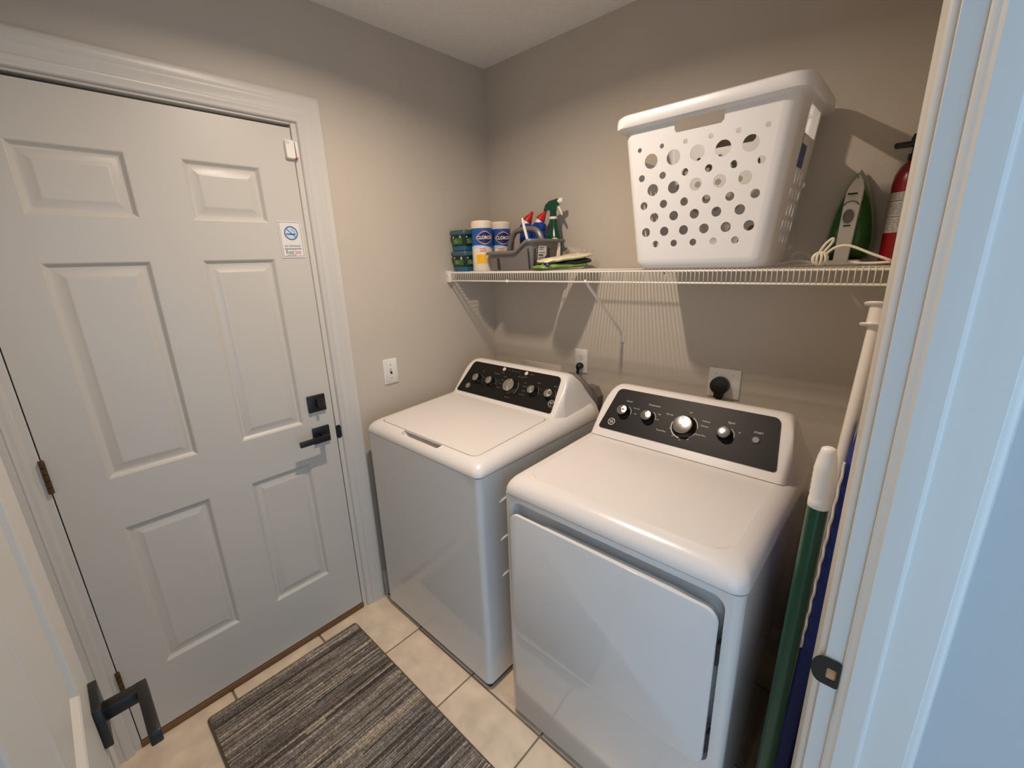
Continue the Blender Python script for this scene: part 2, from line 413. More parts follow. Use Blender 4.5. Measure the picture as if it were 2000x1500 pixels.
def arc(cx, u, v, r, a0, a1, w, bm):
    n = 14; L = []
    pts = [(u + rr * math.cos(a0 + (a1 - a0) * k / n), v + rr * math.sin(a0 + (a1 - a0) * k / n)) for rr, ks in ((r, range(n + 1)), (r - w, range(n, -1, -1))) for k in ks]
    return sheet(pts, .0004, lambda a, b, c: pf(cx)(a, b, c + .0006), bm)

def emblem(cx, u, v, r, root):
    bm = arc(cx, u, v, r, 0, 2 * PI - 1e-4, r * .16, bmesh.new())
    for k in range(4): arc(cx, u + r * .52 * math.cos(k * PI / 2 + PI / 4), v + r * .52 * math.sin(k * PI / 2 + PI / 4), r * .30, k * PI / 2 + 1.2, k * PI / 2 + 5.0, r * .09, bm)
    text('GE', r * .85, pm(cx, u, v, .0042), bm, sx=.8)
    obj('emblem', bm, M['legend'], root, False, label='round silver emblem with script letters')

def cover(x0, x1, y0, y1, prof, tilt, hole=None):
    loops = []
    for i, z, r in prof:
        k = min(1, max(0, (z - .885) / .05))
        loops.append([(x, y, z + tilt * k * (y - y0)) for x, y in rrect(x0 + i, x1 - i, y0 + i, y1 - i * .3, r, 6)])
    if hole:
        a0, a1, b0, b1 = hole; z = prof[-1][1]
        for dz in (0, -.004, -.012): loops.append([(x, y, z + dz + tilt * (y - y0)) for x, y in rrect(a0, a1, b0, b1, .03, 6)])
    return loft(loops)

# ---- washer
wx0, wx1, wy = .0693, .7597, -.8636; wc = .4145
w = thing('washing_machine', 'white top-load washing machine nearest the left wall, with lid and black control panel', 'washing machine', (wc, -.5, 0))
obj('base', box(wx0 + .012, wx1 - .012, wy + .012, -.15, 0, .03, .004, 1), M['base'], w)
obj('cabinet', loft([[(x, y, z) for x, y in rrect(wx0 + i, wx1 - i, wy + i, -.14, .022 - i * .5, 6)] for i, z in ((.006, .024), (.0, .030), (0, .884))]), M['enamel'], w)
for z in (.765, .615, .465):
    obj('side_rib', tube(spline([(wx1 - .002, -.772, z - .002), (wx1 + .0015, -.758, z + .002), (wx1 + .003, -.73, z + .007), (wx1 + .0015, -.68, z + .009), (wx1 - .002, -.64, z + .009)], 4), .004, 6), M['enamel'], w)
tc_prof = [(.001, .886, .03), (-.003, .888, .03), (-.0035, .897, .032), (.002, .910, .034), (.012, .9205, .036), (.026, .928, .04), (.040, .931, .042)]
cv = cover(wx0, wx1, wy, -.14, tc_prof, .055, (.1225, .7065, -.8225, -.427))
cut = box(.300, .535, -.846, -.79, .907, .99, .016, 3)
cv = boolean(cv, cut)
obj('top_cover', cv, M['plasticw'], w, True, 40)
zl = lambda y: .931 + .055 * (y - wy)
lp = rrect(.1250, .7040, -.8200, -.4295, .028, 6)
obj('lid', loft([[(x, y, zl(y) - .008) for x, y in lp], [(x, y, zl(y)) for x, y in lp], [(wc + (x - wc) * .996, -.625 + (y + .625) * .996, zl(y) + .0018) for x, y in lp]]), M['plasticw'], w)
console(wc, 'console', w)
PO = [(-.284, .030), (.284, .030), (.284, .030)]
def panel_outline():
    P = []
    def cor(cx, cy, r, a0, a1):
        for k in range(7):
            t = a0 + (a1 - a0) * k / 6; P.append((cx + r * math.cos(t), cy + r * math.sin(t)))
    cor(.276, .0385, .0085, -PI / 2, .1); cor(.243, .172, .022, .15, PI / 2); cor(-.243, .172, .022, PI / 2, PI - .15); cor(-.276, .0385, .0085, PI - .1, 1.5 * PI)
    return P
obj('control_panel', sheet(panel_outline(), .006, pf(wc)), M['panel'], w, label='black control panel')
for u in (-.182, -.094, .158, .247): knob(wc, u, .105, .0175, w, random.uniform(-.3, .5))
knob(wc, .030, .103, .029, w, 0.1)
for u in (-.053, .080):
    obj('button', lathe([(.009, 0), (.009, .003), (.007, .0042)], n=16, mtx=pm(wc, u, .192 - .012, .003)), M['legend'], w)
bm = bmesh.new()
for s, u, v, sz in (('Soil', -.172, .150, .0085), ('Temperature', -.082, .152, .0085), ('Power Clean', .060, .158, .0075), ('Rinse', .168, .148, .0095), ('Options', .256, .148, .008), ('Normal', -.028, .144, .007), ('Whites', -.034, .126, .007), ('Sheets', -.036, .108, .007), ('Delicates', -.038, .088, .007), ('Colors', .098, .136, .007), ('Active Wear', .106, .119, .007), ('Cottons', .106, .098, .007), ('Rinse + Spin', .106, .08, .007), ('Drain + Spin', .036, .052, .007), ('Start', -.051, .163, .008), ('Power', .082, .163, .008), ('Soak', -.02, .18, .006), ('Wash', 0, .18, .006), ('Rinse', .02, .18, .006), ('Spin', .04, .18, .006), ('Lid Locked', .112, .18, .006), ('Hot', -.06, .122, .006), ('Warm', -.058, .112, .006), ('Cold', -.058, .102, .006), ('Heavy', -.146, .12, .006), ('Light', -.148, .095, .006), ('On', .19, .122, .006), ('Off', .192, .1, .006), ('Deep Fill', .274, .055, .007)):
    text(s, sz * .80, pm(wc, u, v, .0037), bm)
arc(wc, .030, .103, .041, -.75, .75, .0025, bm)
for u in (-.182, -.094, .158, .247): arc(wc, u, .105, .0265, -.2, 1.1, .0012, bm)
obj('legend', bm, M['legdim'], w, False)['kind'] = 'stuff'
emblem(wc, -.226, .063, .0125, w)
bm = text('3D', .016, pm(wc, .268, .074, .0037)); arc(wc, .268, .073, .014, .3, 5.4, .0015, bm)
obj('energy_mark', bm, M['legend'], w, False)

# ---- dryer
dx0, dx1, dy = .8663, 1.5454, -.8593; dc = 1.206
d = thing('clothes_dryer', 'white front-door clothes dryer, right of the washing machine beside the broom', 'dryer', (dc, -.5, 0))
obj('base', box(dx0 + .012, dx1 - .012, dy + .012, -.15, 0, .03, .004, 1), M['base'], d)
cab = loft([[(x, y, z) for x, y in rrect(dx0 + i, dx1 - i, dy + i, -.14, .024 - i * .5, 6)] for i, z in ((.006, .018), (.0, .026), (0, .8825))])
RZ = lambda x0, x1, z0, z1, r: [(x, z) for x, z in rrect(x0, x1, z0, z1, r, 6)]
cut = loft([[(x, y, z) for x, z in RZ(.9045, 1.5125, .386, .866, .030)] for y in (-.90, -.822)])
cab = boolean(cab, cut)
obj('cabinet', cab, M['enamel'], d, True, 40)
dl = RZ(.9065, 1.5050, .3885, .8365, .032)
sh = lambda L, i: [(wc2 + (x - wc2) * (1 - i / .3), zc2 + (z - zc2) * (1 - i / .225)) for x, z in L]
wc2, zc2 = 1.2058, .6125
dr_ = obj('door', loft([[(x, -.8660, z) for x, z in sh(dl, .002)], [(x, -.8675, z) for x, z in dl], [(x, -.8740, z) for x, z in dl], [(x, -.8758, z) for x, z in sh(dl, .0008)], [(x, -.8765, z) for x, z in sh(dl, .0026)]]), M['enamel'], d)
obj('inner_door', loft([[(x, y, z) for x, z in RZ(.9120, 1.4960, .392, .806, .03)] for y in (-.8225, -.8662)]), M['enamel'], dr_)
obj('finger_pull', loft([[(x, y, z) for x, z in ((1.015, .800), (1.49, .800), (1.485, .824), (1.40, .831), (1.03, .829), (1.02, .824))] for y in (-.8662, -.848)]), M['enamel'], dr_)
for z in (.72, .46): obj('door_hinge', box(1.5055, 1.5115, -.865, -.845, z - .03, z + .03, .001, 1), M['base'], d)
dp = [(.001, .8835, .034), (-.002, .8855, .034), (-.0025, .895, .036), (.002, .909, .04), (.010, .920, .045), (.022, .9285, .05), (.036, .9330, .052), (.050, .9348, .053), (.0505, .9340, .053), (.056, .9340, .053)]
obj('top_cover', cover(dx0, dx1, dy, -.14, dp, .02), M['plasticw'], d, True, 50)
console(dc, 'console', d)
obj('control_panel', sheet(panel_outline(), .006, pf(dc)), M['panel'], d, label='black control panel')
for u in (-.211, -.120, .130): knob(dc, u, .105, .0180, d, .15)
knob(dc, .006, .101, .030, d, .2)
obj('button', lathe([(.0105, 0), (.0105, .003), (.0085, .0046)], n=18, mtx=pm(dc, .215, .110, .003)), M['grey'], d, label='grey start button')
bm = bmesh.new()
for s, u, v, sz in (('Sensor', -.205, .150, .010), ('Temperature', -.112, .153, .010), ('Normal', -.052, .133, .009), ('Cottons', .066, .135, .009), ('Delicates', .066, .118, .008), ('Timed Dry', -.062, .070, .009), ('Quick Dry', .062, .086, .009), ('Off', .012, .154, .008), ('Signal', .138, .148, .011), ('START', .217, .134, .0105), ('More Dry', -.17, .128, .007), ('High', -.085, .125, .007), ('Low', -.086, .105, .007), ('On', .168, .122, .007), ('Less', -.168, .108, .007), ('20', -.036, .086, .007), ('40', -.02, .062, .007), ('60', .006, .054, .007), ('80', .03, .062, .007)):
    text(s, sz * .82, pm(dc, u, v, .0037), bm)
arc(dc, .006, .101, .0425, -.95, -.35, .003, bm); arc(dc, .006, .101, .0425, 2.9, 4.6, .003, bm); arc(dc, .006, .101, .0425, .1, 1.1, .002, bm)
for u in (-.211, -.120, .130): arc(dc, u, .105, .027, -.1, 1.1, .0014, bm)
obj('legend', bm, M['legend'], d, False)['kind'] = 'stuff'
emblem(dc, -.243, .060, .0135, d)

# ------------------------------------------------------------------ rug
rx0, rx1, ry0, ry1 = .066, 1.02, -1.612, -1.036
rug = thing('striped_rug', 'brown and grey striped rug on the tiles before the exterior door', 'rug', ((rx0 + rx1) / 2, (ry0 + ry1) / 2, 0))
obj('binding', loft([[(x, y, z) for x, y in rrect(rx0 + i, rx1 - i, ry0 + i, ry1 - i, .012, 4)] for i, z in ((.002, .0005), (0, .003), (0, .009), (.003, .0115), (.008, .0110))]), M['binding'], rug)
bm = bmesh.new(); x = rx0 + .008; ny = 150
cl = bm.loops.layers.color.new('tone')
pal = [(134, 123, 112), (148, 136, 124), (158, 146, 132), (120, 110, 100), (170, 157, 138), (144, 134, 125), (128, 118, 108), (156, 146, 135), (104, 95, 88), (176, 161, 140)]
tone = random.choice(pal); run = 0
while x < rx1 - .010:
    wd = random.uniform(.0042, .0075); h = random.uniform(.013, .018)
    if random.random() < .55: tone = random.choice(pal)
    rows = []; ph = random.random() * 50
    for j in range(ny + 1):
        y = ry0 + .007 + (ry1 - ry0 - .014) * j / ny
        hh = h + .0016 * noise.noise((ph, y * 60, 0)) + random.uniform(-.0007, .0007)
        sx = .0022 * noise.noise((x * 30, y * 7, 3.3))
        rows.append([bm.verts.new((x + sx + wd * a, y, zz)) for a, zz in ((0, .0095), (.12, hh * .86), (.5, hh + random.uniform(-.0006, .0006)), (.88, hh * .86), (1.0, .0095))])
    seg = 0
    for j in range(ny):
        if seg <= 0: seg = random.randint(15, 70); k2 = random.uniform(.80, 1.22); t2 = [v * k2 for v in (tone if random.random() < .75 else random.choice(pal))]
        seg -= 1
        q = random.uniform(.85, 1.15); c = tuple(min(255, v * q) / 255 for v in t2) + (1.0,)
        for i in range(4):
            f = bm.faces.new((rows[j][i], rows[j][i + 1], rows[j + 1][i + 1], rows[j + 1][i]))
            for lp_ in f.loops: lp_[cl] = c
    x += wd * .98
RM = bpy.data.materials.new('rug_yarn'); RM.use_nodes = True; nt = RM.node_tree; b = nt.nodes['Principled BSDF']; b.inputs['Roughness'].default_value = .95; b.inputs['Specular IOR Level'].default_value = .1
at = nt.nodes.new('ShaderNodeVertexColor'); at.layer_name = 'tone'
nz = nt.nodes.new('ShaderNodeTexNoise'); nz.inputs['Scale'].default_value = 420; tcx = nt.nodes.new('ShaderNodeTexCoord'); nt.links.new(tcx.outputs['Object'], nz.inputs['Vector'])
mx = nt.nodes.new('ShaderNodeMix'); mx.data_type = 'RGBA'; mx.blend_type = 'MULTIPLY'; mx.inputs['Factor'].default_value = .6
mr = nt.nodes.new('ShaderNodeMapRange'); mr.inputs['From Min'].default_value = .3; mr.inputs['From Max'].default_value = .7; mr.inputs['To Min'].default_value = .5; mr.inputs['To Max'].default_value = 1.35
nt.links.new(nz.outputs['Fac'], mr.inputs['Value']); nt.links.new(at.outputs['Color'], mx.inputs['A']); nt.links.new(mr.outputs['Result'], mx.inputs['B']); nt.links.new(mx.outputs['Result'], b.inputs['Base Color'])
o = obj('pile', bm, RM, rug, False); o['kind'] = 'stuff'

# ------------------------------------------------------------------ wire shelf
ZS = 1.5165; YS = -.3135
sf = thing('wire_shelf', 'white ventilated wire shelf along the back wall over the machines', 'shelf', (.84, -.16, ZS))
pts = [(0, -.006, ZS)] + [(0, y, ZS) for y in (-.1, -.2)] + [(0, YS + .006, ZS), (0, YS + .001, ZS - .002), (0, YS, ZS - .007), (0, YS + .001, ZS - .0405)]
wm = bpy.data.meshes.new('wire'); t = tube(pts, .00125, 6); bmesh.ops.recalc_face_normals(t, faces=t.faces)
for f_ in t.faces: f_.smooth = True
t.to_mesh(wm); t.free(); wm.materials.append(M['vinyl']); wm.transform(Matrix.Translation((0, .16, -ZS)))
x = .020
while x < XW - .004:
    o = bpy.data.objects.new('wire', wm); COL.objects.link(o); o.parent = sf; o.location = (x - .84, 0, 0); x += .0130
for y, z, r in ((YS + .0045, ZS - .0045, .0031), (YS + .003, ZS - .0405, .0031), (-.129, ZS - .004, .003), (-.012, ZS - .004, .003)):
    obj('rail', tube([(.004, y, z), (XW - .003, y, z)], r, 8), M['vinyl'], sf)
bm = box(.0005, .026, YS - .004, YS + .014, ZS - .048, ZS + .004, .002, 2); box(.0005, .003, YS - .004, YS + .03, ZS - .048, ZS + .006, .001, 1, bm=bm)
o = obj('end_bracket', bm, M['vinyl'], sf)
obj('screw', lathe([(.004, 0), (.003, .0015)], n=10, mtx=basis((.012, YS - .0042, ZS - .018), (1, 0, 0), (0, 0, 1), (0, -1, 0))), M['steel'], o)
bx = .784
arm = [(bx, -.297, ZS - .036), (bx, -.27, ZS - .062), (bx, -.03, 1.262), (bx, -.014, 1.245), (bx, -.006, 1.228), (bx, -.004, 1.212)]
brc = obj('support_brace', tube(arm, [.0058, .0062, .0062, .0065, .007, .007], 8, flat=.75), M['vinyl'], sf)
obj('brace_foot', box(bx - .009, bx + .009, -.006, -.0005, 1.203, 1.243, .002, 2), M['vinyl'], brc)
obj('screw', lathe([(.004, 0), (.003, .0015)], n=10, mtx=basis((bx, -.0058, 1.214), (1, 0, 0), (0, 0, 1), (0, -1, 0))), M['base'], brc)
for x in (.33, .43, .95): obj('wall_clip', box(x - .006, x + .006, -.018, -.0005, ZS - .012, ZS + .004, .002, 1), M['vinyl'], sf)
obj('lip_clip', box(.392, .404, YS - .002, YS + .006, ZS - .046, ZS - .034, .002, 1), M['vinyl'], sf)
ZT = ZS + .0013

# ------------------------------------------------------------------ laundry basket
lb = thing('laundry_basket', 'tall white plastic laundry basket with round holes on the wire shelf', 'basket', (1.18, -.19, ZT))
B0 = dict(x0=.988, x1=1.375, y0=-.315, y1=-.070, z=ZT + .001); B1 = dict(x0=.944, x1=1.421, y0=-.345, y1=-.042, z=1.935)
CR = .036
def bw(t, k): return B0[k] + (B1[k] - B0[k]) * t
ZB, ZTOP = B0['z'], B1['z']
hb = ZTOP - ZB
def front(u, v, w):   # u world x on the flat front face, v height above base
    t = v / hb; return Vector((u, bw(t, 'y0') - w, ZB + v))
def back(u, v, w):
    t = v / hb; return Vector((u, bw(t, 'y1') + w, ZB + v))
def right(u, v, w):
    t = v / hb; return Vector((bw(t, 'x1') + w, u, ZB + v))
def left(u, v, w):
    t = v / hb; return Vector((bw(t, 'x0') - w, u, ZB + v))
rows = [(.353, 6, .0702, .0066), (.3175, 5, .069, .0206), (.2735, 6, .0670, .0100), (.2365, 5, .0655, .0172), (.1935, 6, .0636, .0117), (.157, 5, .0620, .0135), (.114, 6, .0602, .0137), (.0775, 5, .0588, .0100)]
holes = [[(a, b) for a, b in ell(1.1785 + (k - (n - 1) / 2) * p, v, r, n=20)] for v, n, p, r in rows for k in range(n)]
hh = [(1.110, hb + .02), (1.110, .388), (1.116, .380), (1.238, .380), (1.246, .388), (1.246, hb + .02)]
# front outline with the handle notch cut in from the top edge
V0 = .03
def fo(k0, k1, hole_pts):
    b0, b1 = bw(V0 / hb, k0) + CR, bw(V0 / hb, k1) - CR; t0, t1 = B1[k0] + CR, B1[k1] - CR
    return [(b0, V0), (b1, V0), (t1, hb)] + hole_pts + [(t0, hb)]
wl = .0022
bm = holed(fo('x0', 'x1', [(1.246, hb), (1.246, .388), (1.238, .380), (1.116, .380), (1.110, .388), (1.110, hb)]), holes, wl, front)
holed(fo('x0', 'x1', [(1.246, hb), (1.246, .388), (1.238, .380), (1.116, .380), (1.110, .388), (1.110, hb)]), holes, wl, back, bm)
slots = []
for v, n, h in ((.240, 3, .026), (.196, 4, .020), (.156, 3, .024), (.114, 4, .020), (.077, 3, .015)):
    for k in range(n): slots.append(ell(-.170 + (k - (n - 1) / 2) * .036, v, .0065, h * .75, 12))
ho = [(-.095, hb), (-.095, .350), (-.102, .343), (-.220, .343), (-.228, .350), (-.228, hb)]
holed(fo('y0', 'y1', ho), slots, wl, right, bm); holed(fo('y0', 'y1', ho), slots, wl, left, bm)
# rounded corners and the rolled bottom
def ring(t, off, z=None, rad=CR):
    z = ZB + hb * t if z is None else z
    return [(x, y, z) for x, y in rrect(bw(t, 'x0') - off, bw(t, 'x1') + off, bw(t, 'y0') - off, bw(t, 'y1') + off, rad, 6)]
for c in range(4):
    L = []
    for t, off in ((V0 / hb, 0), (.5, 0), (1, 0), (1, -wl), (.5, -wl), (V0 / hb, -wl)):
        rg = ring(t, off); L.append(rg[c * 7:c * 7 + 7])
    loft([list(q) for q in L], bm, False, False, closed=False)
tb = V0 / hb
L = [ring(tb, 0)] + [ring(tb * (1 - k / 5), -.022 * (1 - math.cos(k / 5 * PI / 2)), ZB + V0 * (1 - math.sin(k / 5 * PI / 2))) for k in range(1, 6)]
L2 = [[(p[0] + (1.18 - p[0]) * .012, p[1] + (-.192 - p[1]) * .018, p[2] + .002) for p in q] for q in reversed(L)]
loft(L, bm, False, True); loft(L2, bm, True, False)
obj('tub', bm, M['basket'], lb, True, 30)
rim = [ring(1, 0, 1.930), ring(1, .004, 1.934), ring(1, .014, 1.938), ring(1, .022, 1.936), ring(1, .026, 1.940, .055), ring(1, .0265, 1.955, .056), ring(1, .024, 1.966, .055), ring(1, .017, 1.971, .05), ring(1, .006, 1.972), ring(1, 0, 1.968), ring(1, -.003, 1.95), ring(1, -.0025, 1.93)]
rim.append(rim[0]); obj('rim', loft(rim, None, False, False), M['basket'], lb, True, 40)
st_ = sheet([(-.225, .262), (-.165, .262), (-.162, .340), (-.222, .340)], .0006, lambda u, v, w: right(u, v, w + .0012))
sk = obj('sticker', st_, M['stickerb'], lb, False, label='dark blue paper label with white top')
obj('sticker_band', sheet([(-.2228, .318), (-.1632, .318), (-.162, .340), (-.222, .340)], .0004, lambda u, v, w: right(u, v, w + .0017)), M['white'], sk, False)

# ------------------------------------------------------------------ tubs and canisters at the left end of the shelf
def tub(z0, label, face):
    cx, cy = .074, -.255
    t = thing('pod_tub', label, 'tub', (cx, cy, z0), 'stacked teal tubs on the shelf')
    rr = lambda s, z: [(x, y, z0 + z) for x, y in rrect(cx - .050 * s, cx + .050 * s, cy - .044 * s, cy + .044 * s, .012, 4)]
    obj('body', loft([rr(.80, 0), rr(.84, .002), rr(.86, .020), rr(.88, .021), rr(.97, .072)]), M['tubblue'], t)
    obj('sleeve', loft([rr(.868, .0205), rr(.90, .024), rr(.985, .070), rr(.985, .073)]), M['tubdark'], t, label='dark green sleeve')
    obj('lid', loft([rr(1.04, .072), rr(1.06, .074), rr(1.06, .086), rr(1.0, .0925), rr(.9, .0925)]), M['tublid'], t, label='grey teal lid')
    # labels on the +x and -y faces
    fy = lambda u, v, w: Vector((cx + u, cy - .044 * (.90 + (v - .024) * 1.85) - .0006 - w, z0 + v))
    fx = lambda u, v, w: Vector((cx + .050 * (.90 + (v - .024) * 1.85) + .0006 + w, cy + u, z0 + v))
    g = obj('label_patch', sheet([(-.034, .030), (.034, .030), (.034, .030 + face), (-.034, .030 + face)], .0004, fy), M['green'], t, False, label='leaf green patch')
    g2 = sheet([(-.028, .030), (.028, .030), (.028, .030 + face), (-.028, .030 + face)], .0004, fx)
    obj('label_patch', g2, M['green'], t, False, label='leaf green patch')
    bm = bmesh.new()
    for fn in (fy, fx):
        for uu, vv, ww, h in ((-.024, .048, .02, .0014), (-.022, .042, .03, .0012), (-.022, .037, .026, .0012)):
            sheet([(uu, vv), (uu + ww, vv), (uu + ww, vv + h), (uu, vv + h)], .0003, lambda u, v, w: fn(u, v, w + .0005 * 1.2), bm)
        sheet(ell(-.026, .062, .0042), .0003, fn, bm); sheet(ell(.022, .060, .006, .008), .0003, fn, bm)
    obj('label_print', bm, M['legend'], t, False)
tub(ZT, 'lower of two stacked teal tubs with dark green sleeves at shelf left end', .024)
tub(ZT + .0935, 'upper of two stacked teal tubs with dark green sleeves at shelf left end', .028)

def cyl_fn(cx, cy, r, a0):   # wraps (u, v, w) around a vertical cylinder, a0 the facing angle
    return lambda u, v, w: Vector((cx + (r + w) * math.cos(a0 + u / r), cy + (r + w) * math.sin(a0 + u / r), v))
def wrap(bm, u0, u1, v0, v1, fn, n=12, d=.0004):
    # band with top edge function allowed
    f0 = v0 if callable(v0) else (lambda u: v0); f1_ = v1 if callable(v1) else (lambda u: v1)
    us = [u0 + (u1 - u0) * k / n for k in range(n + 1)]
    loft([[fn(u, f0(u), 0) for u in us], [fn(u, f1_(u), 0) for u in us], [fn(u, f1_(u), d) for u in us], [fn(u, f0(u), d) for u in us], [fn(u, f0(u), 0) for u in us]], bm, False, False, closed=False)
    return bm
def brand_badge(t, cx, cy, r, z, a, s, word='CLOROX'):
    fn = cyl_fn(cx, cy, r, a); n = 24
    def dia(k, w0, h0): return [(w0 * (abs(math.cos(q)) ** 1.3) * math.copysign(1, math.cos(q)), z + h0 * (abs(math.sin(q)) ** 1.3) * math.copysign(1, math.sin(q))) for q in [2 * PI * i / n for i in range(n)]]
    def band(poly, off, m_, nm, lab=None):
        us = sorted(set(round(p[0], 5) for p in poly)); hw = max(p[0] for p in poly); hv = max(p[1] for p in poly) - z
        b = bmesh.new(); N = 14
        L = [(-hw + 2 * hw * k / N) for k in range(N + 1)]
        prof = lambda u: hv * max(0.0, 1 - abs(u / hw) ** 1.7) + .0022 * s
        loft([[fn(u, z - prof(u), off) for u in L], [fn(u, z + prof(u), off) for u in L]], b, False, False, closed=False)
        return obj(nm, b, m_, t, False, label=lab)
    band(dia(1, .034 * s, .022 * s), .0008, M['red'], 'badge_edge')
    band(dia(1, .032 * s, .0195 * s), .0011, M['labelwhite'], 'badge_ring')
    band(dia(1, .0305 * s, .0178 * s), .0014, M['navy'], 'badge_field')
    b = text(word, .0156 * s, None, None, .0001, bold=.0006, fn=lambda x, y, q: fn(x, z + y, .0018 + q), sx=.86)
    obj('badge_word', b, M['labelwhite'], t, False)

def canister(cx, cy, label):
    r = .0475; t = thing('wipes_canister', label, 'canister', (cx, cy, ZT), 'wipes canisters on the shelf')
    a = math.atan2(-1.70 - cy, 1.706 - cx) + .12
    obj('body', lathe([(.045, 0), (r, .004), (r, .186), (r - .002, .190)], (cx, cy, ZT), 32), M['labelwhite'], t)
    obj('lid', lathe([(r + .002, .187), (r + .0025, .190), (r + .0015, .212), (r - .004, .219), (r - .014, .2215), (r - .018, .2195), (.012, .2195), (.001, .2215)], (cx, cy, ZT), 32), M['cream'], t, label='cream lid')
    fn = cyl_fn(cx, cy, r, a)
    obj('label_top', wrap(bmesh.new(), -PI * r, PI * r, lambda u: ZT + .102 + .012 * math.cos(u / r * 1.0 + .6), ZT + .188, fn, 40), M['blue'], t, label='blue upper label')
    obj('label_sweep', wrap(bmesh.new(), -PI * r, PI * r, lambda u: ZT + .092 + .012 * math.cos(u / r * 1.0 + .3), lambda u: ZT + .1022 + .012 * math.cos(u / r * 1.0 + .6), fn, 40), M['signp'], t, label='pale blue band')
    obj('label_yellow', wrap(bmesh.new(), -.036, .012, ZT + .034, ZT + .074, fn, 10), M['yellow'], t, label='yellow patch')
    b = bmesh.new()
    for z, u0, u1 in ((.098, -.02, .01), (.092, -.016, .014), (.086, -.02, .012)): wrap(b, u0, u1, ZT + z, ZT + z + .0025, fn, 6, .0006)
    obj('label_print', b, M['orange'], t, False)
    brand_badge(t, cx, cy, r, ZT + .146, a + .16, 1.28)
canister(.178, -.236, 'blue and white wipes canister with cream lid, left one with yellow label patch in view')
canister(.178, -.112, 'blue wipes canister with cream lid partly behind the left one and the grey caddy')

# ------------------------------------------------------------------ cleaning caddy and its contents
cd = thing('cleaning_caddy', 'grey plastic cleaning caddy with handle near the left of the wire shelf', 'caddy', (.38, -.17, ZT))
cx0, cx1, cy0, cy1 = .236, .520, -.290, -.036
def ctop(x):
    s = min(1, max(0, (x - .415) / .085)); s = s * s * (3 - 2 * s); return ZT + .081 + .043 * s
def cring(ins, zf, r=.05): return [(x, y, zf(x)) for x, y in [p for p in rr_dense(cx0 + ins, cx1 - ins, cy0 + ins, cy1 - ins, r)]]
def rr_dense(x0, x1, y0, y1, r):
    P = rrect(x0, x1, y0, y1, r, 6); out = []
    for a, b_ in zip(P, P[1:] + P[:1]):
        n = max(1, int(math.dist(a, b_) / .012))
        out += [(a[0] + (b_[0] - a[0]) * k / n, a[1] + (b_[1] - a[1]) * k / n) for k in range(n)]
    return out
def same(ins, zf, r):   # keep one vertex count by scaling one ring
    base_ = rr_dense(cx0, cx1, cy0, cy1, .045); mx_, my_ = (cx0 + cx1) / 2, (cy0 + cy1) / 2
    sx, sy = 1 - 2 * ins / (cx1 - cx0), 1 - 2 * ins / (cy1 - cy0)
    return [(mx_ + (x - mx_) * sx, my_ + (y - my_) * sy, zf(x)) for x, y in base_]
obj('tray', loft([same(.020, lambda x: ZT, .04), same(.017, lambda x: ZT + .003, .04), same(.006, lambda x: ctop(x) - .006, .05), same(.0085, lambda x: ctop(x) - .006, .05), same(.0195, lambda x: ZT + .005, .04)]), M['caddy'], cd)
obj('rim', loft([same(.007, lambda x: ctop(x) - .013, 0), same(-.002, lambda x: ctop(x) - .012, 0), same(-.0045, lambda x: ctop(x) - .005, 0), same(-.002, lambda x: ctop(x) + .001, 0), same(.004, lambda x: ctop(x) + .002, 0), same(.009, lambda x: ctop(x) - .003, 0), same(.007, lambda x: ctop(x) - .013, 0)], None, False, False), M['caddy'], cd)
hy = -.17
hp = spline([(.282, hy, ZT + .04), (.290, hy, ZT + .10), (.312, hy, ZT + .150), (.338, hy, ZT + .168), (.40, hy, ZT + .172), (.445, hy, ZT + .166), (.470, hy, ZT + .140), (.482, hy, ZT + .10), (.486, hy, ZT + .04)], 5)
obj('handle', tube(hp, .0125, 10), M['caddy'], cd)
obj('divider', box(.262, .505, hy - .004, hy + .004, ZT + .004, ZT + .07, .002, 1), M['caddy'], cd)
fy = lambda u, v, w: Vector((u, cy0 + .0155 - (v - ZT) * .09 - w, v)); fx = lambda u, v, w: Vector((cx1 - .0155 + (v - ZT) * .09 + w, u, v))
for u0, u1, fn in ((.312, .328, fy), (.492, .498, fy), (-.262, -.254, fx), (-.170, -.162, fx)):
    obj('side_slot', sheet([(u0, ZT + .006), (u1, ZT + .006), (u1, ZT + .078 if fn is fy and u0 < .4 else ZT + .088), (u0, ZT + .078 if fn is fy and u0 < .4 else ZT + .088)], .001, lambda u, v, w: fn(u, v, w + .0014)), M['caddydk'], cd, False)
lb_ = obj('sticker', sheet([(-.238, ZT + .028), (-.184, ZT + .028), (-.184, ZT + .098), (-.238, ZT + .098)], .0006, lambda u, v, w: fx(u, v, w + .0016)), M['signw'], cd, False, label='white sticker with purple corner')
b = bmesh.new()
for z, u1 in ((.090, -.20), (.083, -.205), (.070, -.195), (.058, -.205), (.05, -.2), (.043, -.21)): sheet([(-.234, ZT + z), (u1, ZT + z), (u1, ZT + z + (.006 if z == .058 else .0025)), (-.234, ZT + z + (.006 if z == .058 else .0025))], .0004, lambda u, v, w: fx(u, v, w + .0022), b)
sheet([(-.215, ZT + .0285), (-.185, ZT + .0285), (-.185, ZT + .06)], .0004, lambda u, v, w: fx(u, v, w + .0022), b)
obj('sticker_print', b, M['navy'], lb_, False)

